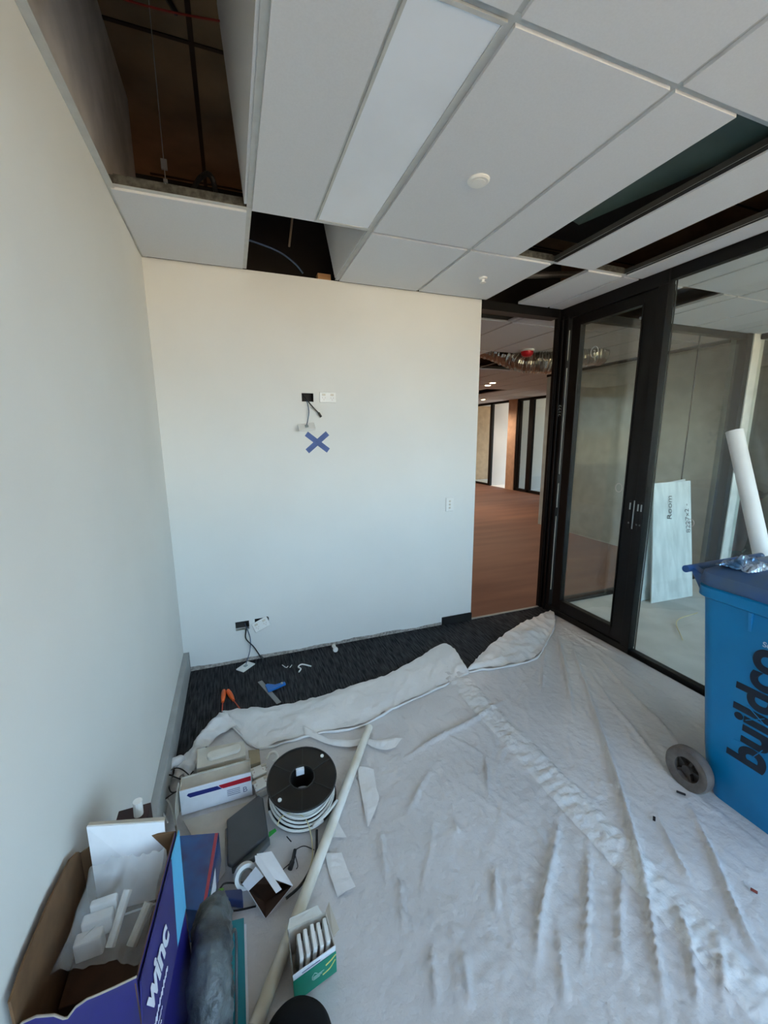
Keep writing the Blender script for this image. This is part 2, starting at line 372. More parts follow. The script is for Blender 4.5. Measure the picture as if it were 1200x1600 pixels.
# pipe and cable glimpsed in the slots
tag(MB().tube([(1.60, 2.9, 2.80), (2.6, 2.55, 2.82)], .022, 10).build('pipe', mat('dull_pipe', (130, 125, 118), .4, .6)), 'dull metal pipe crossing above the ceiling slot by the glass wall', 'pipe')
tag(MB().tube([(1.42, 2.0, 2.735), (1.50, 2.05, 2.78), (1.56, 2.1, 2.72), (1.62, 2.16, 2.8)], .004, 6).build('cable', CABLE_W), 'short white cable poking from the ceiling slot', 'cable')

def disc_fit(name, p, r, label, cat, m1, sub=None):
    t = thing(name, label, cat, (p.x, p.y, 2.688))
    MB().lathe([(r, 0), (r, -.004), (r*.86, -.010), (r*.3, -.011)], Matrix.Translation((p.x, p.y, 2.685)), 32).build('base', m1, t, True)
    if sub: MB().lathe(sub, Matrix.Translation((p.x, p.y, 2.685)), 20).build('cap', PLAS, t, True)
    return t
disc_fit('ceiling_speaker', Vector((1.038, 1.65)), .046, 'round white flat fitting in the large ceiling tile', 'ceiling fitting', PLAS, [(.03, -.008), (.028, -.012), (.02, -.013)])
disc_fit('sprinkler', Vector((1.663, 2.548)), .028, 'small round sprinkler head in the tile over the doorway side', 'sprinkler', PLAS, [(.012, -.01), (.01, -.028), (.02, -.03), (.02, -.033)])

# ------------------------------------------------------------------ door opening and glass walls
dj = MB(); dj.box(PX1, XG-.04, D-.002, D+.10, 2.625, 2.693); dj.box(XG-.045, XG+.045, D-.01, D+.05, 0, 2.693)
dj.box(PX1, PX1+.012, D+.02, D+.11, 0, 2.625); dj.box(XG-.052, XG-.045, D+.005, D+.025, 0, 2.62)
struct(dj.build('door_2', BLACK, bevel=.002))
struct(MB().box(PX1, XG-.052, D-.004, D+.02, 0, .006).build('trim_4', mat('grey_threshold', (150, 150, 144), .5)))
# side glazing: frame
Y0 = FAC+.02
sg = MB()
sg.box(XG-.02, XG+.03, Y0, 2.02, 0, .035); sg.box(XG-.035, XG+.03, 2.02, D-.01, 0, .05)
sg.box(XG-.02, XG+.03, Y0, 2.02, 2.62, 2.693); sg.box(XG-.035, XG+.03, 2.02, D-.01, 2.60, 2.693)
sg.box(XG-.035, XG+.03, 2.015, 2.085, .05, 2.60)
sg.box(XG-.03, XG+.03, 2.87, D-.01, .05, 2.60); sg.box(XG-.045, XG-.03, 2.90, 2.915, .0, 2.62); sg.box(XG-.040, XG-.03, 2.85, 2.865, .05, 2.62)
fr = struct(sg.build('window_3', BLACK, bevel=.003))
MB().box(XG, XG+.008, Y0, 1.988, .03, 2.63).build('pane', ROOMGLASS, fr)
MB().box(XG, XG+.008, 1.992, 2.02, .03, 2.63).build('pane', ROOMGLASS, fr)
MB().box(XG-.0005, XG+.0085, 1.988, 1.992, .03, 2.63).build('joint', mat('silicone', (60, 62, 60), .3), fr)
# the door leaf in the side glazing
lf = MB(); a, b = 2.092, 2.825
lf.box(XG-.022, XG+.022, a, a+.10, .055, 2.595); lf.box(XG-.022, XG+.022, b-.10, b, .055, 2.595)
lf.box(XG-.022, XG+.022, a+.10, b-.10, .055, .155); lf.box(XG-.022, XG+.022, a+.10, b-.10, 2.52, 2.595)
lf.box(XG-.030, XG-.022, a+.09, a+.10, .14, 2.53).box(XG-.030, XG-.022, b-.10, b-.09, .14, 2.53).box(XG-.030, XG-.022, a+.09, b-.09, .145, .155).box(XG-.030, XG-.022, a+.09, b-.09, 2.52, 2.53)
for z0, z1 in ((.22, .92), (1.0, 1.22), (1.3, 2.2), (2.26, 2.5)): struct(MB().box(XG-.0335, XG-.030, 2.836, 2.843, z0, z1).build('light_slit', mat('pale_light_slit', (200, 200, 192), .6)))  # pale strips painted in place of light coming through the hinge gap
leaf = struct(lf.build('door_1', BLACK, bevel=.002))
MB().box(XG-.004, XG+.004, a+.095, b-.095, .15, 2.525).build('pane', ROOMGLASS, leaf)
for y_, par in ((2.128, leaf), (2.055, fr), (2.030, fr)):
    X0 = XG-.0225 if par is leaf else XG-.0355
    lp = MB().box(X0-.003, X0, y_-.010, y_+.010, .96, 1.17).build('lock_plate', BLACKM, par)
    q = MB(); q.box(X0-.005, X0-.003, y_-.005, y_+.005, 1.10, 1.15); q.lathe([(.007, 0), (.007, .003)], frame((X0-.003, y_, 1.0), (0, 1, 0), (0, 0, 1)), 12)
    q.build('latch', STEEL, lp)
MB().box(XG-.028, XG-.022, 2.092, 2.100, .96, 1.17).build('lock_edge', STEEL, leaf)
# pen marks on the glass
CHALK = mat('white_pen', (225, 225, 220), .8)
def ring_mark(y, z, r, s, par):
    q = MB(); n = 28
    q.tube([(XG-.0075, y+r*math.cos(6.283*i/n), z+r*1.15*math.sin(6.283*i/n)) for i in range(n)]+[(XG-.0075, y+r, z)], .0018, 5, smooth=False)
    q.build('pen_mark', CHALK, par)
    if s: text(s, r*1.3, frame((XG-.008, y+r*.35, z-r*.45), (0, -1, 0), (0, 0, 1)), CHALK, 'pen_mark', par, .0003)
p = at(930, 550, 0, XG); ring_mark(p.y, p.z, .035, '2', leaf)
p = at(1080, 817, 0, XG); ring_mark(p.y, p.z, .022, '2', fr)
p = at(968, 762, 0, XG); ring_mark(p.y, p.z, .028, '', leaf)
p = at(893, 640, 0, XG-.03); text('2122', .05, frame((XG-.0312, 2.868, p.z-.05), (0, 0, 1), (0, 1, 0)), CHALK, 'pen_mark', fr, .0003)
# neighbour office: glazed front
ng = MB(); ng.box(XG+.05, 5.20, D-.02, D+.05, 2.63, 2.693); ng.box(XG+.05, 5.20, D-.02, D+.05, 0, .04); ng.box(5.19, 5.27, D-.04, D+.07, 0, 2.693)
nf = struct(ng.build('window_4', BLACK, bevel=.002))
MB().box(XG+.05, 4.498, D, D+.008, .03, 2.64).build('pane', ROOMGLASS, nf); MB().box(4.502, 5.20, D, D+.008, .03, 2.64).build('pane', ROOMGLASS, nf)
MB().box(4.497, 4.503, D-.001, D+.009, .03, 2.64).build('joint', MATS['silicone'], nf)
ng = MB(); ng.box(5.36, 5.40, FAC+.02, D-.06, 2.63, 2.693).box(5.36, 5.40, FAC+.02, D-.06, 0, .04)
nf = struct(ng.build('window_5', BLACK)); MB().box(5.375, 5.383, FAC+.02, D-.06, .03, 2.64).build('pane', ROOMGLASS, nf)
struct(MB().box(5.45, 7.99, D, D+.008, .0, 2.69).build('window_6', ROOMGLASS))

# far partition on the plane x = 8
def far(y0, y1, z0=0, z1=2.69, m=BLACK, name='trim_5', t_=.06): return struct(MB().box(8.0-t_/2, 8.0+t_/2, y0, y1, z0, z1).build(name, m))
FX = MB()
for y0, y1 in ((12.62, 12.68), (11.38, 11.5), (10.04, 10.14), (9.46, 9.58), (8.78, 8.84)): FX.box(7.96, 8.04, y0, y1, 0, 2.69)
FX.box(7.96, 8.04, 8.6, 13.2, 2.62, 2.69); FX.box(7.96, 8.04, 11.5, 13.2, 0, .06); FX.box(7.96, 8.04, 8.8, 10.1, 0, .08)
FX.box(7.98, 8.02, 9.58, 9.66, 0, 2.62).box(7.98, 8.02, 9.97, 10.04, 0, 2.62)
ff = struct(FX.build('window_7', BLACK))
MB().box(7.996, 8.004, 11.5, 13.15, .05, 2.63).build('pane', ROOMGLASS, ff)
MB().box(7.996, 8.004, 8.84, 9.46, .05, 2.63).build('pane', ROOMGLASS, ff); MB().box(7.996, 8.004, 9.66, 9.97, .05, 2.63).build('pane', ROOMGLASS, ff)
struct(MB().box(7.93, 8.07, 10.14, 10.52, 0, 2.69).build('trim_6', mat('warm_column', (196, 158, 130), .7)))
struct(MB().box(8.05, 10.3, 11.42, 11.5, 0, 2.69).build('wall_left', WHITE_WALL))
struct(MB().box(8.05, 10.3, 10.1, 10.16, 0, 2.69).build('wall_right', WHITE_WALL))
wf = MB()
for y in (8.9, 9.85, 10.8, 11.75, 12.65): wf.box(10.32, 10.36, y, y+.06, .3, 2.68)
wf.box(10.32, 10.36, 8.9, 12.7, 1.35, 1.4)
fw = struct(wf.build('window_8', PLAS)); MB().box(10.336, 10.342, 8.9, 12.7, .3, 2.68).build('pane', DAYGLASS, fw)

# corridor downlights
EM = mat('lamp_lens', (255, 240, 215), .5, emit=((255, 226, 180), 14))
dl_lbl = ['nearest round downlight glowing in the corridor ceiling', 'second glowing downlight beside the nearest one', 'farther glowing downlight close to the far partition', 'farther glowing downlight at the left edge of the doorway']
for i, q in enumerate(((5.03, 7.23), (5.18, 7.61), (7.07, 10.6), (7.1, 11.25), )):
    t = thing('downlight', dl_lbl[i], 'ceiling light', (q[0], q[1], 2.688), 'corridor downlights')
    MB().lathe([(.075, 0), (.075, -.004), (.06, -.006)], Matrix.Translation((q[0], q[1], 2.688)), 24).build('rim', PLAS, t)
    MB().lathe([(.058, -.0065), (.058, -.008)], Matrix.Translation((q[0], q[1], 2.688)), 24).build('lens', EM, t)
def lamp(x, y, pw=22, size=.12, col=(1, .82, .64)):
    l = bpy.data.lights.new('downlight_lamp', 'SPOT'); l.energy = pw; l.color = col; l.spot_size = R(150); l.spot_blend = .7; l.shadow_soft_size = size/2
    o = bpy.data.objects.new('downlight_lamp', l); o.location = (x, y, 2.67); C.objects.link(o)
LAMP = 95
for x, y in ((5.03, 7.23), (5.18, 7.61), (7.07, 10.6), (7.1, 11.25)): lamp(x, y, LAMP)
lamp(3.9, 3.9, LAMP*.45); lamp(.6, 5.0, LAMP); lamp(1.0, 8.0, LAMP); lamp(3.6, 10.5, LAMP)

# red detector cap and foil duct below the corridor ceiling
p = at(824, 546, 2, 2.688); t = thing('smoke_detector', 'red-capped smoke detector on the corridor ceiling', 'smoke detector', (p.x, p.y, 2.688))
Mx = Matrix.Translation((p.x, p.y, 2.688))
MB().lathe([(.085, 0), (.085, -.02), (.075, -.025)], Mx, 24).build('base', PLAS, t, True)
MB().lathe([(.075, -.025), (.07, -.06), (.045, -.085), (.01, -.09)], Mx, 24).build('cap', mat('red_cap', (205, 18, 34), .35), t, True)
FOIL = mat('foil', (205, 200, 192), .22, .95, var=(12, .06), bump=(30, .5, .004))
duct_path = crom([Vector(v) for v in ((3.25, 5.5, 2.98), (3.45, 5.0, 2.80), (3.62, 4.60, 2.60), (3.80, 4.45, 2.57), (4.02, 4.35, 2.57), (4.3, 4.15, 2.64), (4.5, 4.15, 2.66))], 40)
mb = MB(); nn = len(duct_path)
rad = lambda t_: .125*(1 + .12*math.sin(t_*nn*1.15))
mb.tube(duct_path, rad, 20, smooth=False); dd = mb.build('flexible_duct', FOIL)
for v in dd.data.vertices:
    k = noise.noise(v.co*14)*.018; v.co += Vector((k, k*.5, -abs(k)))
tag(dd, 'crinkled silver foil duct sagging out of the corridor ceiling gap', 'duct')

# ------------------------------------------------------------------ drop sheet over the carpet
def crop3(pts): return [(520+x/1.765, 960+y/1.765) for x, y in pts]
edge = [(-.385, -.9), (-.387, .6), (-.385, 1.3), (-.38, 1.55)] + [tuple(fl(*q).xy) for q in ((263, 1235), (272, 1212), (290, 1188), (318, 1150), (350, 1113), (390, 1110), (430, 1108), (475, 1098), (520, 1086), (600, 1060), (650, 1040), (700, 1012), (730, 1050), (770, 1012), (815, 980), (860, 958))] + [(2.705, 2.72), (2.705, -.9)]
RIDGES = [([(615, 40), (640, 150), (665, 310)], .015, .014), ([(650, 60), (720, 270), (800, 520), (850, 720), (890, 940), (925, 1140)], .020, .016),
          ([(700, 80), (790, 190), (900, 300), (985, 400)], .011, .009), ([(630, 530), (600, 700), (570, 850), (560, 1000)], .016, .016),
          ([(490, 225), (400, 290), (290, 345), (190, 405)], .013, .013), ([(975, 510), (1050, 680), (1120, 850), (1210, 1010)], .016, .016),
          ([(705, 600), (702, 800), (690, 1000)], .012, .012), ([(940, 780), (985, 950), (1010, 1140)], .014, .014),
          ([(670, 110), (760, 240), (860, 360), (960, 500)], .010, .011), ([(640, 40), (800, 150), (985, 270)], .008, .010), ([(630, 35), (820, 130), (990, 215)], .007, .010),
          ([(590, 60), (580, 150), (575, 240)], .008, .010), ([(420, 380), (430, 520)], .010, .010), ([(270, 430), (200, 560)], .010, .012),
          ([(130, 600), (150, 760)], .010, .012), ([(445, 690), (450, 850)], .010, .012), ([(330, 560), (350, 620)], .010, .010), ([(800, 680), (790, 850), (800, 1000)], .010, .012),
          ([(880, 530), (950, 680), (1000, 760)], .010, .010), ([(350, 900), (380, 1100)], .010, .014), ([(180, 700), (200, 900)], .008, .012), ([(1060, 900), (1080, 1110)], .010, .013), ([(270, 900), (290, 1110)], .009, .012), ([(620, 850), (640, 1110)], .009, .013)]
RD = []
for pts, hgt, wd in RIDGES:
    P = [fl(*q) for q in crop3(pts)]
    if len(P) > 2: P = crom(P, 3)
    RD.append(([p.xy for p in P], hgt, wd, min(p.x for p in P)-.06, max(p.x for p in P)+.06, min(p.y for p in P)-.06, max(p.y for p in P)+.06))
rnd = random.Random(3)
for k in range(70):                                         # many fine random wrinkles
    x_, y_ = rnd.uniform(.45, 2.6), rnd.uniform(.35, 2.3); a_ = math.atan2(2.75-y_, 2.72-x_) if x_ > 1.6 else rnd.gauss(1.45, .35)
    a_ += rnd.gauss(0, .12); l_ = rnd.uniform(.08, .30); d_ = Vector((math.cos(a_), math.sin(a_)))*l_
    m_ = Vector((x_, y_))+Vector((-d_.y, d_.x))*rnd.uniform(-.12, .12)
    P = [Vector((x_, y_))-d_, m_, Vector((x_, y_))+d_]; q_ = [(P[i]*(1-t)+P[i+1]*t) for i in range(2) for t in (0, .5)]+[P[2]]
    RD.append((q_, rnd.uniform(.003, .007), rnd.uniform(.007, .012), min(p.x for p in q_)-.04, max(p.x for p in q_)+.04, min(p.y for p in q_)-.04, max(p.y for p in q_)+.04))
def sheet_z(x, y):
    if 1.90 < x < 2.62 and .40 < y < 1.02: return .003
    h = .0065
    n1 = abs(noise.noise((x*11+.6*noise.noise((x*4, y*4, 3)), y*5, 0))); n2 = abs(noise.noise((x*24+3, y*13, 5))); n3 = noise.noise((x*3, y*2, 9))
    amp = .35 if x < .45 and y < 2.15 else 1.0
    h += amp*(.0095*(1-min(1, n1*4.2))**2*.35 + .0028*(1-min(1, n2*3.4))**2*(.5+min(1, max(0, 1.9-y))) + .003*n3)
    if abs(x-1.335) < .085:                                  # crinkled run of the taped joint
        k = 1-abs(x-1.335)/.085; h += min(1, k*3)*(.0030 + .010*(1-min(1, 2.5*abs(noise.noise((x*9, y*34, 2))))))
    for P, hh, wd, a, b, c, d in RD:
        if a < x < b and c < y < d:
            p = Vector((x, y)); best = 9; tt = 0; n = len(P)-1
            for i in range(n):
                u = P[i+1]-P[i]; t = max(0, min(1, (p-P[i]).dot(u)/u.dot(u))); q = (p-P[i]-u*t).length
                if q < best: best = q; tt = (i+t)/n
            w_ = wd*.72*(1+.3*noise.noise((x*8, y*8, 4)))
            h += (1.5 if hh > .0075 else 1)*hh*(.85*math.exp(-(best/(w_*.8))**2)+.25*math.exp(-(best/(w_*2.4))**2))*min(1, 3*tt, 3*(1-tt)+.05)*(1+.12*noise.noise((x*14, y*14, 6)))
    return h
STEP = .012
pts = [Vector(p) for p in edge]; bnd = []
for i, p in enumerate(pts):                                 # densify the border and let it wander
    q = pts[(i+1) % len(pts)]; n = max(1, int((q-p).length/.02))
    for k in range(n):
        v = p.lerp(q, k/n)
        if 4 <= i < len(pts)-3: v = v + Vector((noise.noise((v.x*9, v.y*9, 1)), noise.noise((v.x*9, v.y*9, 7))))*.012
        bnd.append(v)
def inside(x, y):
    c = False; j = len(bnd)-1
    for i in range(len(bnd)):
        a, b = bnd[i], bnd[j]
        if (a.y > y) != (b.y > y) and x < (b.x-a.x)*(y-a.y)/(b.y-a.y)+a.x: c = not c
        j = i
    return c
grid = []
x = -.37
while x < 2.70:
    col_in = None
    y = -.88 + (STEP/2 if int(round((x+.37)/STEP)) % 2 else 0)
    while y < 2.86:
        if y > 1.5 or x > 2.66 or x < -.36:
            ok = inside(x, y) and (y < 1.45 or min((v-Vector((x, y))).length_squared for v in bnd) > 6e-5)
        else: ok = True
        fine = y > .25
        if ok and (fine or (int((y+.88)/STEP) % 3 == 0)): grid.append(Vector((x, y)))
        y += STEP
    x += STEP
nb = len(bnd)
vs, es, fs, _, _, _ = delaunay_2d_cdt(bnd+grid, [(i, (i+1) % nb) for i in range(nb)], [], 1, 1e-5)
me = bpy.data.meshes.new('drop_sheet')
me.from_pydata([(v.x, v.y, sheet_z(v.x, v.y) if i >= nb else .003) for i, v in enumerate(vs)], [], [tuple(f) for f in fs])
me.polygons.foreach_set('use_smooth', [True]*len(me.polygons))
POLY = mat('plastic_drop_sheet', (204, 201, 200), .30, var=(3, .02), bump=(34, .9, .006), spec=.5)
POLY2 = mat('plastic_drop_sheet_layer', (226, 225, 224), .36, var=(5, .015), bump=(26, .9, .006), spec=.5)
sheet = thing('drop_sheet', 'large wrinkled white plastic drop sheet spread over the charcoal carpet', 'drop sheet', (1.3, 1.0, 0))
so = bpy.data.objects.new('sheet', me); C.objects.link(so); me.materials.append(POLY); adopt(so, sheet)
def ribbon(o, i, hb, name, m, parent=None, cols=60, rows=12, th=.0, seed=0, crk=.008, zlo=.008, curl=0):
    """folded-over strip between the outer px line o and inner px line i"""
    def samp(L, n):
        P = crom([fl(*q) for q in L], 8); D_ = [0]
        for a, b in zip(P, P[1:]): D_.append(D_[-1]+(b-a).length)
        out = []
        for k in range(n):
            t = D_[-1]*k/(n-1); j = 0
            while j < len(D_)-2 and D_[j+1] < t: j += 1
            out.append(P[j].lerp(P[j+1], (t-D_[j])/max(1e-6, D_[j+1]-D_[j])))
        return out
    A, B_ = samp(o, cols), samp(i, cols); R_ = []
    for r in range(rows+1):
        t = r/rows; row = []
        for k in range(cols):
            p = A[k].lerp(B_[k], t); s_ = k/(cols-1)
            w_ = (A[k]-B_[k]).length
            z = zlo + min(hb, w_*.5)*math.sin(math.pi*min(1, t*1.15))**.6*(.6+.5*noise.noise((s_*7, seed, 0)))
            z += crk*1.5*(1-min(1, 3*abs(noise.noise((p.x*11, p.y*11, seed)))))*min(1, w_*10) + crk*.6*noise.noise((p.x*22, p.y*22, seed)) * min(1, w_*12) + crk*.8*abs(noise.noise((p.x*9+t*2, p.y*30, seed+3)))*min(1, w_*12)
            row.append((p.x, p.y, max(zlo*.6 if t < .04 else zlo+.004, z)))
        R_.append(row)
    return MB().sheet(R_, th).build(name, m, parent, True, auto=180)
ribbon([(346, 1114), (390, 1109), (430, 1107), (475, 1097), (520, 1084), (600, 1058), (645, 1036), (698, 1008), (733, 1052)],
       [(350, 1118), (368, 1140), (392, 1163), (410, 1170), (452, 1158), (500, 1146), (560, 1136), (620, 1105), (680, 1078), (733, 1052)], .020, 'folded_edge', POLY2, sheet, 110, 16, seed=1, crk=.007)
HEM = [(350, 1118), (368, 1140), (392, 1163), (410, 1170), (452, 1158), (500, 1146), (560, 1136), (620, 1105), (680, 1078), (731, 1052)]
hem = crom([fl(*q, .014) for q in HEM], 8)
MB().tube([p+Vector((.006*noise.noise((p.x*14, 1, 0)), .010*noise.noise((p.x*12, 5, 0)), .006*abs(noise.noise((p.x*10, 9, 0))))) for p in hem], lambda u: .0045+.0035*math.sin(u*23)**2, 7, smooth=False).build('rolled_hem', POLY2, sheet, True)
hem = crom([fl(*q, .014) for q in ((732, 1050), (790, 1042), (835, 1030), (850, 1010), (866, 978), (862, 962))], 8)
MB().tube([p+Vector((0, .012*noise.noise((p.x*12, 5, 0)), .008*abs(noise.noise((p.x*10, 9, 0))))) for p in hem], lambda u: .005+.004*math.sin(u*19)**2, 7, smooth=False).build('rolled_hem', POLY2, sheet, True)
ribbon([(728, 1050), (765, 1012), (812, 978), (850, 960), (864, 955)], [(730, 1050), (790, 1042), (835, 1030), (850, 1010), (868, 975)], .022, 'folded_edge', POLY2, sheet, 70, 12, seed=5, crk=.010)
ribbon([(268, 1222), (285, 1192), (318, 1148), (348, 1116)], [(300, 1222), (312, 1190), (335, 1160), (372, 1140)], .03, 'folded_edge', POLY2, sheet, 50, 10, seed=9, crk=.016)
rows = []
for k in range(150):
    y = .42 + (2.19-.42)*k/149
    rows.append([(1.335+dx + .008*noise.noise((y*3, 0, 4)), y, sheet_z(1.335+dx, y)+.0022) for dx in [(-.075+.15*i/14) for i in range(15)]])
MB().sheet(rows).build('joining_tape', mat('clear_joining_tape', (218, 217, 216), .25, var=(8, .02), bump=(45, .8, .005), spec=.6), sheet, True, auto=180)
# bits of litter on it
for i, (q, l, a) in enumerate((((1064, 1240), .035, 2.2), ((1022, 1280), .022, .6), ((1178, 1393), .02, 2.0))):
    p = fl(*q, .016); M_ = Matrix.Translation(p) @ Matrix.Rotation(a, 4, 'Z')
    tag(MB().box(-l/2, l/2, -.005, .005, 0, .006, M_).build('debris', (INK, INK, mat('rust', (120, 50, 40), .7))[i], bevel=.0015),
        ('small dark scrap on the sheet just below the bin wheel', 'tiny black chip on the sheet left of the bin', 'tiny reddish scrap on the sheet at the right edge')[i], 'scrap')

# ------------------------------------------------------------------ wheelie bin
def rr(hw, v0, v1, z, r=.05, n=6):
    P = []
    for cx, cy, a0 in ((hw-r, v1-r, 0), (-hw+r, v1-r, 90), (-hw+r, v0+r, 180), (hw-r, v0+r, 270)):
        for k in range(n+1): a = R(a0+90*k/n); P.append(Vector((cx+r*math.cos(a), cy+r*math.sin(a), z)))
    return P
def wheelie_bin(Mx, body, lid, label, wheelm, detail=True, group=None):
    t = thing('wheelie_bin', label, 'bin', Mx.to_translation(), group)
    tr = lambda P: [Mx @ p for p in P]
    mb = MB()
    mb.loft([tr(rr(.262, -.26, .235, .004, .04)), tr(rr(.265, -.27, .245, .05, .05)), tr(rr(.267, -.275, .285, .13, .05)), tr(rr(.269, -.285, .300, .22, .05)), tr(rr(.289, -.345, .380, .91, .06)),
             tr(rr(.289, -.345, .382, .935, .06)), tr(rr(.276, -.332, .370, .935, .05)), tr(rr(.25, -.26, .27, .2, .05))])
    o = mb.build('body', body, t, True, auto=35)
    mb = MB(); mb.loft([tr(rr(.300, -.358, .395, .925, .07)), tr(rr(.306, -.364, .402, .93, .07)), tr(rr(.306, -.364, .402, .972, .07)), tr(rr(.296, -.354, .392, .978, .06)), tr(rr(.28, -.34, .37, .975, .06)), tr(rr(.28, -.34, .37, .93, .06))])
    mb.build('rim', body, t, True, auto=35)
    mb = MB(); mb.loft([tr(rr(.300, -.370, .400, .980, .07)), tr(rr(.303, -.375, .405, .995, .07)), tr(rr(.296, -.36, .40, 1.035, .07)), tr(rr(.25, -.31, .36, 1.065, .08)), tr(rr(.17, -.22, .27, 1.078, .08)), tr(rr(.05, -.08, .08, 1.082, .03))])
    mb.build('lid', lid, t, True, auto=35)
    mb = MB(); mb.tube([Mx @ Vector((-.285, .455, 1.022)), Mx @ Vector((.285, .455, 1.022))], .0165, 16)
    mb.build('handle', lid, t, True)
    for s_ in (-1, 1):
        a = s_*.235
        MB().hexa([Mx @ Vector(p) for p in ((a-.03, .39, .93), (a+.03, .39, .93), (a+.018, .445, 1.005), (a-.018, .445, 1.005), (a-.03, .37, 1.0), (a+.03, .37, 1.0), (a+.018, .450, 1.035), (a-.018, .450, 1.035))]).build('handle_arm', lid, t, bevel=.004)
    # webs under the rim on each side
    for s_ in (-1, 1):
        for v in ((.175, -.12) if detail else ()):
            MB().hexa([Mx @ Vector(p) for p in ((s_*.285, v-.006, .83), (s_*.305, v-.006, .925), (s_*.305, v+.006, .925), (s_*.285, v+.006, .83), (s_*.27, v-.006, .83), (s_*.27, v-.006, .93), (s_*.27, v+.006, .93), (s_*.27, v+.006, .83))]).build('rim_web', mat('bright_blue_plastic', (30, 130, 190), .35) if detail else body, t)
    for s_ in (-1, 1):
        Wm = Mx @ frame((s_*.335, .290, .101), (0, 1, 0), (0, 0, 1)) if s_ > 0 else Mx @ frame((-.335, .290, .101), (0, -1, 0), (0, 0, 1))
        wt = MB().lathe([(.055, -.020), (.080, -.026), (.094, -.024), (.100, -.014), (.101, 0), (.100, .014), (.094, .024), (.080, .026), (.055, .018), (.055, -.020)], Wm, 40, False).build('wheel', wheelm[0], t, True)
        hb = MB(); hb.lathe([(.0, .016), (.02, .020), (.022, -.01), (0, -.012)], Wm, 20, False); hb.lathe([(.056, -.005), (.056, -.010), (.0, -.010)], Wm, 24, False)
        for k in range(5 if detail else 0):
            hb.box(.018, .056, -.006, .006, -.01, .010, Wm @ Matrix.Rotation(k*2*math.pi/5, 4, 'Z'))
        hb.build('hub', wheelm[1], wt, True)
    MB().tube([Mx @ Vector((-.31, .29, .101)), Mx @ Vector((.31, .29, .101))], .010, 10).build('axle', STEEL, t)
    return t
BLUE = mat('blue_bin_plastic', (0, 124, 180), .42, var=(3, .04), bump=(120, .05))
BLUEL = mat('dark_blue_lid', (24, 82, 150), .42, var=(5, .1, (70, 92, 118)), bump=(90, .08))
TYRE = (mat('dusty_rubber', (112, 104, 98), .8, var=(20, .1)), mat('dark_hub', (58, 50, 44), .6))
BX, BY = 2.24, .76
wb_ = wheelie_bin(Matrix.Translation((BX, BY, 0)), BLUE, BLUEL, 'large blue wheelie bin with black lettering standing on the drop sheet at the right', TYRE)
def side_text(s_, size, y0, z0, m, nm, off, shear=0):   # on the side facing the left wall: reads upward
    xz = lambda z: BX-.262-(.289-.262)*z/.91-.0028
    nrm_up = Vector((xz(1)-xz(0), 0, 1))
    return text(s_, size, frame((xz(z0), y0, z0), nrm_up, (0, 1, 0)), m, nm, wb_, .0006, off, shear)
def side_text2(s_, size, y0, z0, m, nm, off):           # reads level, towards the photographer
    xz = BX-.262-(.289-.262)*z0/.91-.003
    return text(s_, size, frame((xz, y0, z0), (0, -1, 0), (-.03, 0, 1)), m, nm, wb_, .0004, off)
BINK = mat('bin_lettering', (12, 26, 44), .6, var=(30, .1))
side_text('buildco', .186, .818, .245, BINK, 'lettering', .0065)
sl = MB()                                                # the cut lines that run through the stencilled word
xz = lambda z: BX-.262-(.289-.262)*z/.91-.0042
for (ya, za, yb, zb) in ((.93, .335, .90, .34), (.90, .45, .84, .50), (.905, .52, .83, .47), (.86, .30, .83, .36)):
    MB().tube([(xz(za), ya, za), (xz(zb), yb, zb)], .0016, 5).build('stencil_gap', BLUE, wb_)
side_text2('Sulo', .030, .885, .80, mat('pale_print', (190, 205, 225), .5), 'maker_mark', .0005)
# crumpled foil packet on the lid
mb = MB(); rows = []
for i in range(26):
    row = []
    for j in range(18):
        u, v = i/25, j/17
        x = 1.985 + .17*u; y = .985 + .13*v - .03*u; k = noise.noise((u*5, v*5, 2))
        row.append((x+.012*k, y+.012*noise.noise((u*6, v*6, 8)), 1.072 + .035*math.sin(math.pi*u)*math.sin(math.pi*v)**.5*(1+.8*k) + .012*abs(noise.noise((u*11, v*11, 1)))))
    rows.append(row)
tag(mb.sheet(rows, .002).build('foil_packet', mat('foil_blue', (196, 210, 226), .25, .8, var=(9, .2, (90, 140, 190))), None, False), 'crumpled silvery foil packet lying on the bin lid', 'packet')
# white tube leaning on the glass
q0, q1 = Vector((2.684, 1.51, 1.66)), Vector((2.662, .95, .016)); ax = (q1-q0).normalized()
Mt = frame(q0, ax.orthogonal(), ax.cross(ax.orthogonal()))
L_ = (q1-q0).length; sg_ = 1 if (Mt.to_3x3() @ Vector((0, 0, 1))).dot(ax) > 0 else -1
tag(MB().lathe([(.034, 0), (.040, 0), (.040, sg_*L_), (.034, sg_*L_), (.034, 0)], Mt, 32, False).build('tube', mat('white_tube', (226, 228, 224), .5, var=(4, .03)), None, True), 'long white tube leaning against the glass wall behind the blue bin', 'tube')

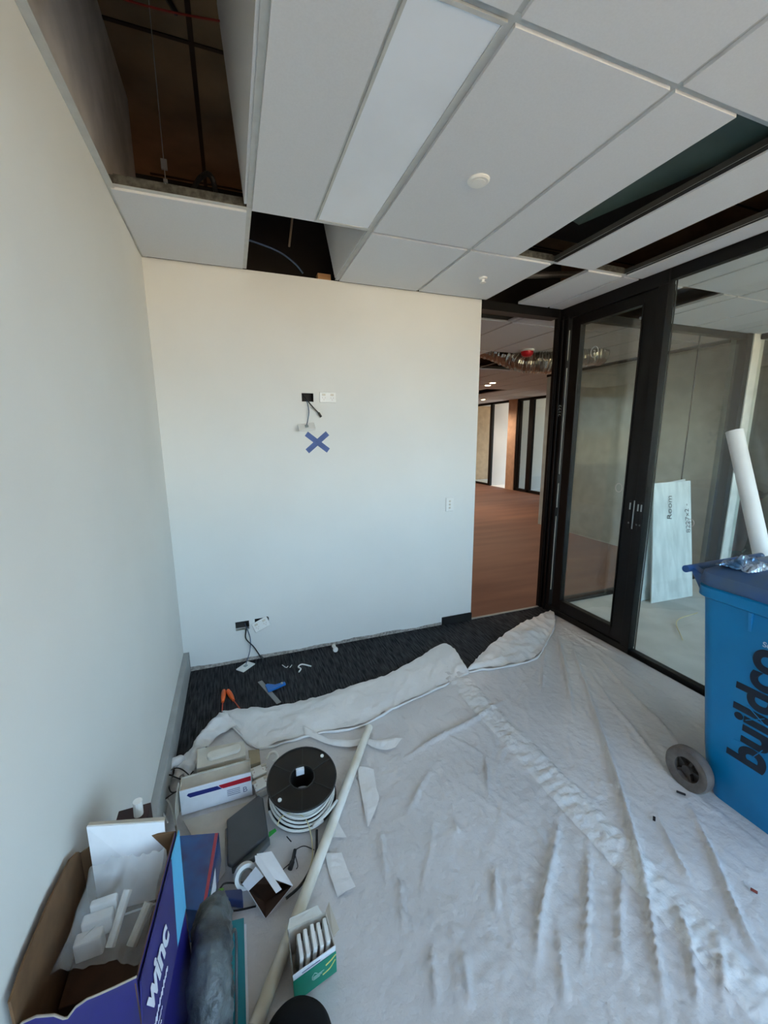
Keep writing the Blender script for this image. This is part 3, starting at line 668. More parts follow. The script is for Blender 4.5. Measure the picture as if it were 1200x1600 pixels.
# ------------------------------------------------------------------ next office, seen through the glass
BRD = mat('plasterboard', (222, 228, 226), .8, var=(5, .05, (196, 204, 202)), stretch=(3, 1, .8))
b1 = tag(MB().hexa([(3.78, 2.62, .002), (4.35, 2.60, .002), (4.35, 2.612, .002), (3.78, 2.632, .002), (3.94, 2.85, 1.16), (4.46, 2.84, 1.165), (4.46, 2.852, 1.165), (3.94, 2.862, 1.16)]).build('plasterboard_sheet', BRD),
         'front white plasterboard offcut with handwriting, leaning in the next office', 'board', 'plasterboard offcuts leaning in the next office')
b2 = tag(MB().hexa([(3.72, 2.70, .002), (4.28, 2.69, .002), (4.28, 2.702, .002), (3.72, 2.712, .002), (3.92, 2.885, 1.13), (4.44, 2.88, 1.18), (4.44, 2.892, 1.18), (3.92, 2.897, 1.13)]).build('plasterboard_sheet', BRD),
         'rear plasterboard offcut showing only as a strip beside the one with handwriting', 'board', 'plasterboard offcuts leaning in the next office')
def bp(px, py):                                            # a point on the front board
    a = at(px, py, 1, 2.74)
    for _ in range(6): a = at(px, py, 1, 2.61+.23*a.z/1.16)
    return a
p = bp(1049, 812); text('Room', .10, frame(p+Vector((0, -.004, 0)), (.10, .19, 1), (-1, 0, .1)), INK, 'handwriting', b1, .0005, -.001)
p = bp(1078, 832); text('8227x2 -', .085, frame(p+Vector((0, -.004, 0)), (-.02, .19, 1), (-1, 0, 0)), INK, 'handwriting', b1, .0005, -.001)
tag(MB().tube([(3.3, 2.0, .012), (3.6, 2.25, .012), (3.95, 2.3, .012)], .004, 6).build('cable', CABLE_C), 'thin pale cord on the next office floor in front of the boards', 'cord')
RED = mat('faded_red_plastic', (196, 96, 104), .6); GREYL = mat('grey_lid', (96, 98, 104), .6)
wheelie_bin(Matrix.Translation((6.15, 3.45, 0)) @ Matrix.Rotation(R(200), 4, 'Z') @ Matrix.Scale(.86, 4), RED, GREYL, 'faded red bin with grey lid far behind the glass', TYRE, False)
wheelie_bin(Matrix.Translation((6.2, 2.45, 0)) @ Matrix.Rotation(R(170), 4, 'Z') @ Matrix.Scale(.95, 4), BLUE, BLUEL, 'second blue bin, far behind the glass at the right edge', TYRE, False)

# ------------------------------------------------------------------ fittings on the back wall
YW = D-.0005
def bw(px, py): return at(px, py, 1, D)
CAV = mat('wall_cavity', (60, 58, 58), .9)
for i, (a, b, c, d) in enumerate(HOLES):
    q = MB(); q.box(a-.006, b+.006, D+.060, D+.064, c-.006, d+.006); q.box(a-.004, a-.0005, D+.013, D+.06, c, d); q.box(b+.0005, b+.004, D+.013, D+.06, c, d)
    tag(q.build('wall_box', CAV), ('dark recessed wall box left of the upper power point', 'dark recessed wall box low on the wall, left of the two', 'dark recessed wall box low on the wall, half covered by a loose socket')[i], 'wall box', 'open wall boxes')
PRINT = mat('socket_slot', (176, 140, 134), .6)
def power_point(Mx, label, name='power_point', w_=.118, h_=.072):
    t = thing(name, label, 'power point', Mx.to_translation())
    MB().box(-w_/2, w_/2, -h_/2, h_/2, .0, .009, Mx).build('plate', PLAS, t, bevel=.003)
    for s_ in (-1, 1):
        o = MB().box(s_*.030-.012, s_*.030+.012, .010, .024, .009, .0115, Mx).build('switch', CREAM, t, bevel=.001)
        q = MB()
        for dx, dy, a in ((-.009, -.004, .5), (.009, -.004, -.5), (0, -.017, 0)):
            q.box(-.001, .001, -.0045, .0045, .009, .0097, Mx @ Matrix.Translation((s_*.030+dx, dy, 0)) @ Matrix.Rotation(a, 4, 'Z'))
        q.build('outlet_slots', PRINT, t)
    return t
wallM = lambda x, z, y=YW: frame((x, y, z), (1, 0, 0), (0, 0, 1))
p = bw(512, 621); power_point(wallM(p.x, p.z), 'white double power point high on the back wall right of the open box')
q = wallM(.113, .277, D-.012) @ Matrix.Rotation(.42, 4, 'Z') @ Matrix.Rotation(-.35, 4, 'X')
power_point(q, 'tilted white power point hanging loose over the low wall box')
# switch plate by the door
p = bw(702, 788); t = thing('switch_plate', 'white vertical three-button switch plate near the doorway', 'switch', (p.x, YW, p.z))
Mx = wallM(p.x, p.z); MB().box(-.036, .036, -.058, .058, 0, .009, Mx).build('plate', PLAS, t, bevel=.004)
for k in (-.028, 0, .028): MB().lathe([(.009, .009), (.009, .012), (.007, .013)], Mx @ Matrix.Translation((0, k, 0)), 18).build('button', CREAM, t, True)
# blue cross of tape
TAPE = mat('blue_painters_tape', (74, 98, 156), .6, var=(25, .05))
p = bw(496, 691); t = thing('tape_cross', 'cross of two strips of blue masking tape on the back wall', 'tape', (p.x, YW, p.z))
Mx = wallM(p.x, p.z)
for a, z_ in ((R(40), .0003), (R(-38), .0008)):
    MB().box(-.099, .099, -.019, .019, z_, z_+.0005, Mx @ Matrix.Rotation(a, 4, 'Z')).build('strip', TAPE, t)
# data plates dangling on their cables
def data_plate(Mx, label):
    t = thing('data_plate', label, 'data plate', Mx.to_translation())
    pl = MB().box(-.058, .058, -.036, .036, 0, .009, Mx).build('plate', PLAS, t, bevel=.003)
    MB().box(-.012, .012, -.010, .010, .009, .016, Mx).build('jack', mat('grey_jack', (150, 160, 160), .4), pl)
    return t
p = bw(478, 668)
data_plate(frame((p.x, D-.032, p.z), (1, -.05, .10), (0, .75, .62)), 'white data plate dangling below the upper open wall box')
tag(MB().tube([(.505, D+.03, 1.925), (.517, D-.012, 1.89), (.527, D-.02, 1.82), (.517, D-.024, 1.76), (p.x, D-.028, p.z+.012)], .0032, 8).build('cable', CABLE_G), 'grey-blue data cable from the upper wall box to its dangling plate', 'cable')
ca = thing('cable', 'black plug-ended cable sticking out of the upper wall box', 'cable', (.5, D, 1.93))
a = bw(487, 635); b = bw(500, 650)
MB().tube([(.495, D+.03, 1.935), (.505, D-.008, 1.915), (a.x, D-.018, a.z), (b.x-.012, D-.02, b.z+.018)], .0042, 8).build('lead', CABLE_B, ca, True)
MB().tube([(b.x-.014, D-.02, b.z+.022), (b.x+.004, D-.02, b.z-.008)], .0085, 8).build('plug', mat('dark_plug', (60, 60, 58), .5), ca)
p = fl(384, 1043, .004)
data_plate(frame((p.x, p.y, .006), (.62, .60, 0), (-.6, .62, 0)), 'white data plate lying on the carpet below the low wall boxes')
tag(MB().tube([(.0, D+.03, .29), (.012, D-.01, .262), (.03, D-.02, .18), (.02, D-.03, .09), (p.x+.004, p.y+.01, .026)], .0032, 8).build('cable', CABLE_G), 'grey-blue data cable from the low wall box to the plate on the carpet', 'cable')
ca = thing('cable', 'black plug-ended cable drooping from the low wall box to the carpet', 'cable', (0, D, .28))
b = bw(409, 1026)
MB().tube([(.01, D+.03, .29), (.008, D-.008, .262), (.0, D-.02, .19), (.05, D-.022, .115), (b.x-.012, D-.02, b.z+.018)], .0045, 8).build('lead', CABLE_B, ca, True)
MB().tube([(b.x-.014, D-.02, b.z+.020), (b.x+.006, D-.022, b.z-.002)], .0085, 8).build('plug', MATS['dark_plug'], ca)
tag(MB().tube([(.10, D+.02, .30), (.16, D-.006, .325), (.165, D-.006, .295)], .0045, 8).build('cable', CABLE_B), 'short black cable curling over the loose low socket', 'cable')
# door stop, scraps and tools on the carpet
p = fl(523, 1016); t = thing('door_stop', 'small round white door stop lying against the foot of the back wall', 'door stop', p)
Mx = frame((p.x, p.y+.03, .021), (1, 0, 0), (0, 0, 1))
MB().lathe([(.013, 0), (.013, .035), (.018, .045), (.020, .06), (.018, .068), (.010, .070)], Mx, 20).build('post', PLAS, t, True)
MB().lathe([(.016, .0), (.016, -.004)], Mx, 20).build('flange', CREAM, t)
def on(px, py, z=.006): return fl(px, py, z)
tag(MB().tube([on(*q, .008) for q in ((467, 1050), (470, 1045), (466, 1042), (472, 1038), (486, 1041))], .005, 6).build('scrap', PVC), 'bent white plastic bracket scrap on the charcoal carpet', 'scrap')
tag(MB().tube([on(*q) for q in ((441, 1039), (447, 1043), (450, 1041))], .0028, 6).build('scrap', PVC), 'left one of two tiny white wire scraps on the carpet', 'scrap')
tag(MB().tube([on(*q) for q in ((453, 1043), (456, 1039))], .0025, 6).build('scrap', PVC), 'right one of two tiny white wire scraps on the carpet', 'scrap')
ORA = mat('orange_handle', (226, 96, 30), .35); AMB = mat('amber_grip', (236, 150, 80), .35)
def screwdriver(a, b, c, label):
    a, b, c = on(*a, .017), on(*b, .015), on(*c, .008); t = thing('screwdriver', label, 'screwdriver', Vector((a.x, a.y, 0)), 'screwdrivers on the carpet')
    MB().tube([a, a.lerp(b, .2), a.lerp(b, .5), a.lerp(b, .8), b], lambda u: .0115*(.72+.55*math.sin(math.pi*min(1, u+.12))**.7*(1 if u < .75 else .7)), 12, smooth=True).build('handle', ORA, t, True)
    MB().tube([a.lerp(b, .55), a.lerp(b, .72)], .0125, 12).build('grip_band', AMB, t, True)
    MB().tube([b, c], .0035, 8).build('shaft', mat('insulated_shaft', (190, 70, 40), .4), t)
screwdriver((350, 1079), (348, 1097), (347, 1112), 'left orange-handled screwdriver on the charcoal carpet')
screwdriver((356, 1079), (365, 1094), (377, 1110), 'right orange-handled screwdriver, angled, on the charcoal carpet')
t = thing('combination_square', 'combination square with grey rule and blue head on the carpet', 'measuring tool', on(420, 1080, 0))
a, b = on(406, 1065, .004), on(436, 1099, .004); u = (b-a).normalized(); Mx = frame(a, u, Vector((-u.y, u.x, 0)))
MB().box(0, (b-a).length, -.015, .015, .001, .003, Mx).build('rule', mat('satin_steel', (150, 150, 148), .45, .5), t)
p = on(424, 1077, .004); q = on(446, 1070, .004); u = (q-p).normalized(); Mx = frame(p, u, Vector((-u.y, u.x, 0)))
BH = mat('blue_head', (24, 108, 190), .4)
MB().prism([(-.028, -.03), (.02, -.026), ((q-p).length, -.010), ((q-p).length, .012), (.03, .014), (-.012, .05), (-.028, .045)], .003, .018, Mx).build('head', BH, t, bevel=.002)
MB().lathe([(.007, .018), (.007, .024), (.005, .025)], Mx @ Matrix.Translation(((q-p).length*.75, 0, 0)), 14).build('knob', STEEL, t, True)

# ------------------------------------------------------------------ clutter on the sheet by the left wall
G = .014
def pxprism(name, pts, z1, z0, m, parent=None, bevel=.0):
    P = [fl(*q, z1) for q in pts]
    return MB().prism([(p.x, p.y) for p in P], z0, z1).build(name, m, parent, bevel=bevel)
def card(P, m, name, parent=None, th=.0025):
    a = [Vector(p) for p in P]; n = (a[1]-a[0]).cross(a[2]-a[0]).normalized()*th
    mb = MB(); k = len(a); A = [mb.bm.verts.new(p) for p in a]; B_ = [mb.bm.verts.new(p+n) for p in a]
    mb.bm.faces.new(A); mb.bm.faces.new(B_[::-1])
    for i in range(k): mb.bm.faces.new((A[i], A[(i+1) % k], B_[(i+1) % k], B_[i]))
    return mb.build(name, m, parent)
# conduit
a, b = fl(577, 1136, .036), fl(397, 1608, .036)
Mx = frame(a, Vector((0, 0, 1)).cross(b-a), (0, 0, 1)); Mx = frame(a, (0, 0, 1), (b-a).normalized().cross(Vector((0, 0, 1))))
ln = (b-a).length; sgn = 1 if (Mx.to_3x3() @ Vector((0, 0, 1))).dot(b-a) > 0 else -1
tag(MB().lathe([(.016, 0), (.020, 0), (.020, sgn*ln), (.016, sgn*ln), (.016, 0)], Mx, 24, False).build('conduit', mat('white_conduit', (232, 230, 222), .4, var=(5, .05, (204, 196, 176))), None, True), 'long white plastic conduit lying across the drop sheet', 'conduit')
# cable drum
dn = Vector((0, -math.sin(R(10)), math.cos(R(10)))); dc = Vector((.19, 1.58, .162)); Mx = frame(dc, (1, 0, 0), dn.cross(Vector((1, 0, 0))))
t = thing('cable_drum', 'black plastic cable drum with white cable, lying on its side among the boxes', 'cable drum', (.19, 1.58, G))
DR = mat('black_drum_plastic', (11, 11, 12), .36, var=(14, .1), bump=(60, .1)); DM = mat('drum_core', (10, 10, 11), .6)
ftop = MB(); ftop.lathe([(.053, 0), (.150, 0), (.152, -.003), (.150, -.006), (.053, -.006), (.053, 0)], Mx, 64, False); ftop.build('flange', DR, t, True)
q = MB()
for k in range(6):
    q.box(.054, .146, -.0015, .0015, 0, .004, Mx @ Matrix.Rotation(R(20+60*k), 4, 'Z'))
for r_ in (.054, .148): q.lathe([(r_-.002, 0), (r_-.002, .004), (r_+.002, .004), (r_+.002, 0)], Mx, 64, False)
q.build('flange_ribs', mat('drum_rib', (44, 44, 46), .4), t, True)
MB().lathe([(.053, -.118), (.053, -.003), (.050, -.003), (.050, -.118), (.053, -.118)], Mx, 48, False).build('core', DM, t, True)
MB().lathe([(.050, -.124), (.152, -.124), (.152, -.118), (.050, -.118), (.050, -.124)], Mx, 64, False).build('flange', DR, t, True)
MB().box(-.020, .016, .038, .0505, -.035, -.002, Mx).build('core_label', WCARD, t)
for ang in (35, 215): MB().lathe([(.008, .001), (.008, .0045)], Mx @ Matrix.Translation((.128*math.cos(R(ang)), .128*math.sin(R(ang)), 0)), 16).build('plug', PLAS, t)
q = MB()
for k in range(10):
    for j in range(2):
        q.tube([Mx @ Vector(((.095+.012*j)*math.cos(2*math.pi*i/40), (.095+.012*j)*math.sin(2*math.pi*i/40), -.014-.0105*k)) for i in range(41)], .0048, 6, smooth=False)
def loose(rad_, z0, a0, a1, dx, dy, n=30): return [Mx @ Vector((dx+rad_*math.cos(R(a0+(a1-a0)*i/n)), dy+rad_*math.sin(R(a0+(a1-a0)*i/n)), z0+.006*math.sin(i*.3))) for i in range(n+1)]
for rad_, z0, dy in ((.122, -.028, -.012), (.128, -.052, -.010), (.134, -.076, -.006), (.140, -.100, .0)): q.tube(loose(rad_, z0, 0, 360, 0, dy, 48), .0048, 7, smooth=False)
q.build('wound_cable', CABLE_W, t, True)
tail = [Mx @ Vector((.15*math.cos(R(a_)), .15*math.sin(R(a_))-.004, -.108)) for a_ in range(190, 300, 15)] + [Vector(fl(490, 1290, .04)), Vector(fl(510, 1272, .07)), Vector(fl(527, 1250, .085))]
MB().tube(tail, .0055, 8).build('cable_tail', CABLE_W, t, True)
tag(MB().tube([fl(433, 1290, .05), fl(440, 1276, .08), fl(458, 1270, .09), fl(477, 1279, .08), fl(486, 1305, .04), fl(488, 1340, .022), fl(477, 1375, .02), fl(460, 1392, .02)], .0022, 6).build('wire', CABLE_C), 'thin cream wire looping from the drum over the sheet', 'wire')
tag(MB().tube([fl(495, 1297, .03), fl(494, 1330, .022), fl(484, 1360, .02), fl(468, 1385, .02), fl(447, 1404, .02)], .005, 8).build('cable', CABLE_B), 'thick black cable running down beside the white conduit', 'cable')
ca = thing('connector', 'small black connector on thin leads between drum and open carton', 'connector', fl(456, 1342, G))
MB().tube([fl(461, 1328, .025), fl(458, 1342, .025), fl(453, 1358, .022)], lambda u: .0095 if u > .6 else .007, 8).build('plug', CABLE_B, ca)
MB().tube([fl(461, 1328, .025), fl(475, 1322, .02), fl(491, 1328, .02)], .0018, 5).build('lead', CABLE_B, ca); MB().tube([fl(460, 1332, .022), fl(465, 1352, .02), fl(463, 1358, .02)], .0018, 5).build('lead', CABLE_B, ca)
MB().tube([fl(452, 1350, .02), fl(443, 1358, .02), fl(440, 1365, .02)], .0018, 5).build('lead', CABLE_B, ca)

# long white carton with blue and red stripe
t = thing('carton', 'long white carton with blue and red stripe in front of the cream box', 'carton', (-.17, 1.77, G))
y0, x0, x1, zt = 1.72, -.318, -.022, .135
MB().box(x0, x1, y0, y0+.004, G, zt).build('front', WCARD, t)
MB().box(x0, x1, y0+.09, y0+.094, G, zt-.01).box(x0, x0+.003, y0+.004, y0+.09, G, zt).box(x1-.003, x1, y0+.004, y0+.09, G, zt).box(x0, x1, y0+.004, y0+.09, zt-.022, zt-.018).build('sides', LCARD, t)
BST = mat('navy_print', (28, 42, 120), .5); RST = mat('red_print', (200, 22, 44), .5)
Mx = wallM(x0, 0, y0-.0004)
MB().prism([(.028, .106), (.040, .092), (.170, .092), (.152, .112), (.034, .114)], 0, .0006, Mx).build('stripe', BST, t)
MB().prism([(.176, .092), (.294, .092), (.294, .116), (.158, .113), (.166, .098)], 0, .0006, Mx).build('stripe', RST, t)
text('B', .038, wallM(x0+.255, .042, y0-.0004), mat('grey_print', (120, 124, 150), .6), 'print', t, .0003)
q = MB()
for k in range(4): q.box(.19, .245, .072-.009*k, .075-.009*k, 0, .0005, Mx)
q.build('print', MATS['grey_print'], t)
ribs = [[(x0-.004-.01*math.sin(k/9*3), y0+.03-.17*k/12, max(.02, .16-.012*k)), (x0-.002-.02*math.sin(k/9*3), y0+.03-.17*k/12, max(.016, .02))] for k in range(13)]
MB().sheet(ribs, .002).build('end_flap', LCARD, t)
# cream box with oval cover
t = thing('cream_box', 'cream plastic housing with a long oval cover behind the striped carton', 'housing', fl(345, 1185, G))
pxprism('body', [(307, 1201), (384, 1180), (382, 1157), (308, 1170)], .10, G, CREAM, t, .004)
a, b = fl(331, 1183, .10), fl(369, 1172, .10); u = (b-a).normalized(); v = Vector((-u.y, u.x, 0)); P = []
for k in range(14): an = math.pi/2+math.pi*k/13; P.append(a+u*.022*math.cos(an)*1.0+v*.026*math.sin(an))
for k in range(14): an = -math.pi/2+math.pi*k/13; P.append(b+u*.022*math.cos(an)+v*.026*math.sin(an))
MB().prism([(p.x, p.y) for p in P], .10, .116).build('oval_cover', mat('cream_cover', (222, 216, 202), .4), t, bevel=.004, seg=3)
t2 = tag(pxprism('cardboard_block', [(388, 1172), (405, 1170), (407, 1190), (390, 1195)], .07, G, mat('dusty_card', (160, 146, 118), .8), bevel=.002), 'small dusty brown block to the right of the cream housing', 'block')
# loose sockets stacked by the drum
stk = tag(pxprism('small_carton', [(393, 1203), (414, 1195), (419, 1232), (400, 1240)], .045, G, LCARD, bevel=.002), 'small pale carton under the two loose power points', 'carton')
for i, (q, a_) in enumerate((((404, 1206), .18), ((408, 1226), .22))):
    p = fl(*q, .047); power_point(frame((p.x, p.y, .047+.001*i), (math.cos(a_), math.sin(a_), 0), (-math.sin(a_), math.cos(a_), 0)), ('loose white power point beside the drum, the farther of the two', 'loose white power point beside the drum, the nearer of the two')[i], w_=.066, h_=.062)
tag(MB().tube([fl(416, 1186, .03), fl(422, 1177, .045), fl(430, 1176, .045), fl(434, 1184, .03), fl(427, 1190, .02)], .007, 8).build('clip', PLAS), 'white plastic clip lying behind the cable drum', 'clip')
# bundled cloth end and cables near the skirting
p = fl(262, 1198, .05); mb = MB(); rings = []
for k in range(9):
    c_ = p+Vector((.012*k-.04, .012*k-.05, -.001*k)); r_ = .022+.012*math.sin(k*.8)**2
    rings.append([c_+Vector((math.cos(2*math.pi*i/18)*r_*.8, -math.cos(2*math.pi*i/18)*r_*.4, math.sin(2*math.pi*i/18)*r_*.9)) for i in range(18)])
tag(mb.loft(rings).build('sheet_roll', POLY2, None, True), 'rolled bunch of white plastic beside the left skirting', 'plastic roll')
tag(MB().tube([fl(*q, .06) for q in ((232, 1232), (252, 1214), (275, 1200), (292, 1208), (300, 1222), (285, 1232), (268, 1238))]+[fl(262, 1222, .03)], .0028, 6).build('cable', CABLE_B), 'thin black cable tangled beside the left skirting', 'cable')
tag(MB().tube([fl(*q, .075) for q in ((238, 1207), (262, 1210), (288, 1218), (302, 1205))], .0028, 6).build('cable', CABLE_B), 'thin black cable crossing the tangle behind the striped carton', 'cable')
tag(MB().tube([fl(*q, .05) for q in ((262, 1285), (252, 1262), (258, 1248), (268, 1262), (274, 1290))], .0038, 6).build('cable', CABLE_W), 'pale cable loop behind the big blue box', 'cable')
tag(MB().tube([fl(*q, .06) for q in ((256, 1250), (270, 1240), (285, 1232))], .003, 6).build('cable', CABLE_B), 'short dark cable arcing by the end of the striped carton', 'cable')
tag(card([fl(286, 1282, .022), fl(300, 1306, .022), fl(336, 1384, .022), fl(352, 1362, .022), fl(352, 1296, .022), fl(398, 1250, .022)], LCARD, 'cardboard_sheet'), 'flat pale cardboard sheet under the grey plastic cover', 'cardboard')
# dark grey cover
t = thing('plastic_cover', 'dark grey rounded plastic cover leaning between striped carton and drum', 'cover', fl(385, 1295, G))
GR = mat('dark_grey_plastic', (62, 66, 70), .4, var=(9, .06))
MB().prism([(p.x, p.y) for p in (fl(*q, .07) for q in ((354, 1280), (404, 1241), (411, 1246), (419, 1300), (415, 1306), (362, 1352), (355, 1349)))], .052, .07).build('top', GR, t, bevel=.006, seg=3)
MB().prism([(p.x, p.y) for p in (fl(*q, .05) for q in ((358, 1290), (404, 1252), (422, 1312), (398, 1338), (362, 1358)))], G+.01, .05).build('base', mat('mid_grey_plastic', (88, 94, 96), .5), t, bevel=.003)
tag(card([fl(420, 1300, .03), fl(430, 1294, .03), fl(432, 1298, .03), fl(420, 1308, .03)], mat('green_tape', (50, 170, 70), .5), 'green_tag'), 'small bright green tag beside the grey cover', 'tag')
tag(MB().tube([fl(448, 1307, .02), fl(455, 1315, .02)], .0022, 5).build('screw', INK), 'small dark screw lying below the drum', 'screw')
# blue box with a red edge
t = thing('box', 'dark blue glossy box with a red edge stripe beside the big blue carton', 'box', fl(315, 1360, G))
NAVY = mat('glossy_navy', (34, 48, 104), .25, var=(7, .25, (24, 84, 150)), coat=.3)
top = [(280, 1306), (342, 1301), (322, 1424), (284, 1420)]
pxprism('body', top, .15, G, NAVY, t, .001)
card([fl(336, 1301.5, .1506), fl(341, 1301.5, .1506), fl(321, 1420, .1506), fl(316, 1420, .1506)], mat('red_edge', (176, 62, 78), .35), 'stripe', t, .0004)
a, b = fl(342, 1301, .15), fl(322, 1424, .15); nrm = Vector((a.y-b.y, b.x-a.x, 0)).normalized()*.0006
if nrm.x < 0: nrm = -nrm
card([a.lerp(b, .40)+nrm+Vector((0, 0, -.03)), a.lerp(b, .75)+nrm+Vector((0, 0, -.03)), a.lerp(b, .70)+nrm+Vector((0, 0, -.10)), a.lerp(b, .45)+nrm+Vector((0, 0, -.10))], WCARD, 'label_patch', t, .0004)
# tape roll, charger, open carton
p = fl(384, 1372, .045); t = thing('tape_roll', 'roll of white tape standing behind the small open carton', 'tape roll', Vector((p.x, p.y, G)))
Mx = frame((p.x, p.y, G+.042), (1, .25, 0), (-.2, .45, 1))
MB().lathe([(.027, -.012), (.040, -.012), (.040, .012), (.027, .012), (.027, -.012)], Mx, 36, False).build('tape', PVC, t, True)
MB().lathe([(.0265, -.013), (.0265, .013), (.022, .013), (.022, -.013), (.0265, -.013)], Mx, 36, False).build('core', mat('grey_core', (120, 118, 112), .8), t, True)
t = thing('power_adapter', 'blue-black power adapter with green plug beside the tape roll', 'adapter', fl(362, 1402, G))
pxprism('body', [(350, 1390), (378, 1388), (380, 1408), (352, 1404)], .05, G, mat('blue_black_plastic', (44, 56, 96), .35), t, .005)
pxprism('plug', [(341, 1388), (350, 1386), (350, 1396), (341, 1398)], .045, G+.01, mat('green_plug', (96, 150, 50), .45), t, .003)
MB().tube([fl(345, 1400, .03), fl(332, 1410, .02), fl(340, 1420, .02), fl(365, 1423, .02), (fl(400, 1416, .02))], .003, 6).build('lead', CABLE_B, t)
MB().tube([fl(344, 1388, .04), fl(352, 1380, .04), fl(372, 1380, .04)], .003, 6).build('lead', CABLE_B, t)
t = thing('open_carton', 'small white carton standing open with brown inside beside the conduit', 'carton', fl(420, 1400, G))
rim = [fl(388, 1392, .055), fl(413, 1368, .10), fl(457, 1384, .070), fl(415, 1436, .020)]
mb = MB(); mb2 = MB(); cen = sum(rim, Vector())/4; low = [Vector((p.x+.002, p.y+.052, max(G+.001, p.z-.055))) for p in rim]
for i in range(4):
    a, b = rim[i], rim[(i+1) % 4]; n_ = (Vector((cen.x, cen.y, 0))-Vector(((a.x+b.x)/2, (a.y+b.y)/2, 0))).normalized()*.0025
    la, lb = low[i], low[(i+1) % 4]
    mb.hexa([la, lb, lb+n_*.5, la+n_*.5, a, b, b+n_*.5, a+n_*.5]); mb2.hexa([la+n_*.5, lb+n_*.5, lb+n_, la+n_, a+n_*.5, b+n_*.5, b+n_, a+n_])
mb.build('body', WCARD, t); mb2.hexa([p+Vector((0, 0, -.0008)) for p in low]+[p+Vector((0, 0, .001)) for p in low]); mb2.build('inside', CARDD, t)
card([fl(413, 1369, .101), fl(457, 1384, .072), fl(424, 1331, .085), fl(401, 1335, .108)], WCARD, 'lid_flap', t)
card([fl(388, 1392, .056), fl(412, 1369, .101), fl(400, 1354, .108), fl(379, 1381, .066)], WCARD, 'side_flap', t)
card([fl(440, 1389, .108), fl(431, 1395, .106), fl(399, 1347, .112), fl(398, 1337, .114), fl(404, 1336, .114)], WCARD, 'tuck_flap', t)

# teal folder box
a, b = fl(335, 1444, .055), fl(381, 1434, .055); t = thing('teal_box', 'flat teal box with dark and white edge under the grey coil', 'box', (a.x, a.y-.2, G))
TEAL = mat('teal_card', (0, 122, 132), .4, var=(4, .05)); y1 = -.42
MB().prism([(a.x-.02, a.y), (b.x, b.y), (b.x-.002, b.y+y1), (a.x-.022, a.y+y1)], .048, .055).build('lid', TEAL, t)
MB().prism([(a.x-.018, a.y-.003), (b.x-.003, b.y-.003), (b.x-.005, b.y+y1), (a.x-.02, a.y+y1)], .024, .048).build('dark_edge', BLACKM, t)
MB().prism([(a.x-.02, a.y), (b.x+.006, b.y+.002), (b.x+.004, b.y+y1), (a.x-.022, a.y+y1)], G, .024).build('tray', WCARD, t)
# coil wrapped in grey film, standing against the blue carton
t = thing('wrapped_coil', 'upright coil wrapped in dusty dark grey film beside the big blue carton', 'coil', (-.14, .93, .056))
cc = Vector((-.143, .905, .255)); mb = MB(); n1, n2 = 150, 34; rings = []
for i in range(n1):
    a_ = 2*math.pi*i/n1; e_ = Vector((.05*math.sin(a_), math.cos(a_), math.sin(a_))); ring = []
    for j in range(n2):
        b_ = 2*math.pi*j/n2; rr_ = .052*(1+.16*noise.noise((a_*2.2, math.cos(b_)*1.3, math.sin(b_)*1.3))+.13*(1-min(1, 3*abs(noise.noise((a_*5, math.cos(b_)*2, math.sin(b_)*2))))))
        ring.append(cc + e_*(.125+rr_*math.cos(b_)*1.05) + Vector((rr_*math.sin(b_)*.85, 0, 0)))
    rings.append(ring)
V = [[mb.bm.verts.new(p) for p in r_] for r_ in rings]
for i in range(n1):
    for j in range(n2): mb.bm.faces.new((V[i][j], V[(i+1) % n1][j], V[(i+1) % n1][(j+1) % n2], V[i][(j+1) % n2]))
mb.build('film_wrap', mat('dusty_grey_film', (98, 106, 108), .42, var=(16, .2, (54, 60, 64)), bump=(30, 1.0, .010)), t, True, auto=180)
MB().tube([cc+Vector((.045, .02, .10)), cc+Vector((.058, .09, .02)), cc+Vector((.052, .03, -.09)), cc+Vector((.048, -.12, -.10))], .004, 7).build('cable_end', mat('grey_lead', (70, 76, 78), .5), t)
# green and white carton of switch modules
t = thing('module_carton', 'green and white open carton full of white switch mechanisms', 'carton', fl(490, 1500, G))
zt = .115
A_, B_, C_, D_ = fl(449, 1452, zt), fl(509, 1424, zt), fl(524, 1476, zt), fl(457, 1524, zt)
GRN = mat('green_card', (0, 128, 100), .45); mb = MB()
def wall_px(a, b, z1, m, nm, z0=G):
    ce = (A_+B_+C_+D_)/4; a0, b0 = a.lerp(ce, .09), b.lerp(ce, .09)
    n_ = Vector((b.y-a.y, a.x-b.x, 0)).normalized()*.0022
    return MB().hexa([(a0.x, a0.y, z0), (b0.x, b0.y, z0), (b0.x+n_.x, b0.y+n_.y, z0), (a0.x+n_.x, a0.y+n_.y, z0), (a.x, a.y, z1), (b.x, b.y, z1), (b.x+n_.x, b.y+n_.y, z1), (a.x+n_.x, a.y+n_.y, z1)]).build(nm, m, t)
wall_px(A_, B_, zt, LCARD, 'side'); wall_px(B_, C_, zt-.01, LCARD, 'side'); fr_ = wall_px(D_, C_, zt, WCARD, 'front'); wall_px(D_, A_, zt, mat('grey_card', (130, 126, 118), .8), 'side')
n_ = Vector((C_.y-D_.y, D_.x-C_.x, 0)).normalized(); n_ = n_ if n_.y < 0 else -n_
u = (C_-D_).normalized(); Mf = frame(D_+n_*.0028, u, (0, 0, 1)); W_ = (C_-D_).length
MB().box(0, W_, -(zt-G), -.020, -.0002, .0008, Mf).build('green_print', GRN, t)
q = MB(); YL_ = mat('yellow_print', (226, 214, 120), .5)
q.tube([Mf @ Vector((W_*.74, -.045, .001)), Mf @ Vector((W_*.86, -.040, .001)), Mf @ Vector((W_*.99, -.030, .001))], .0022, 6); q.build('print', YL_, t)
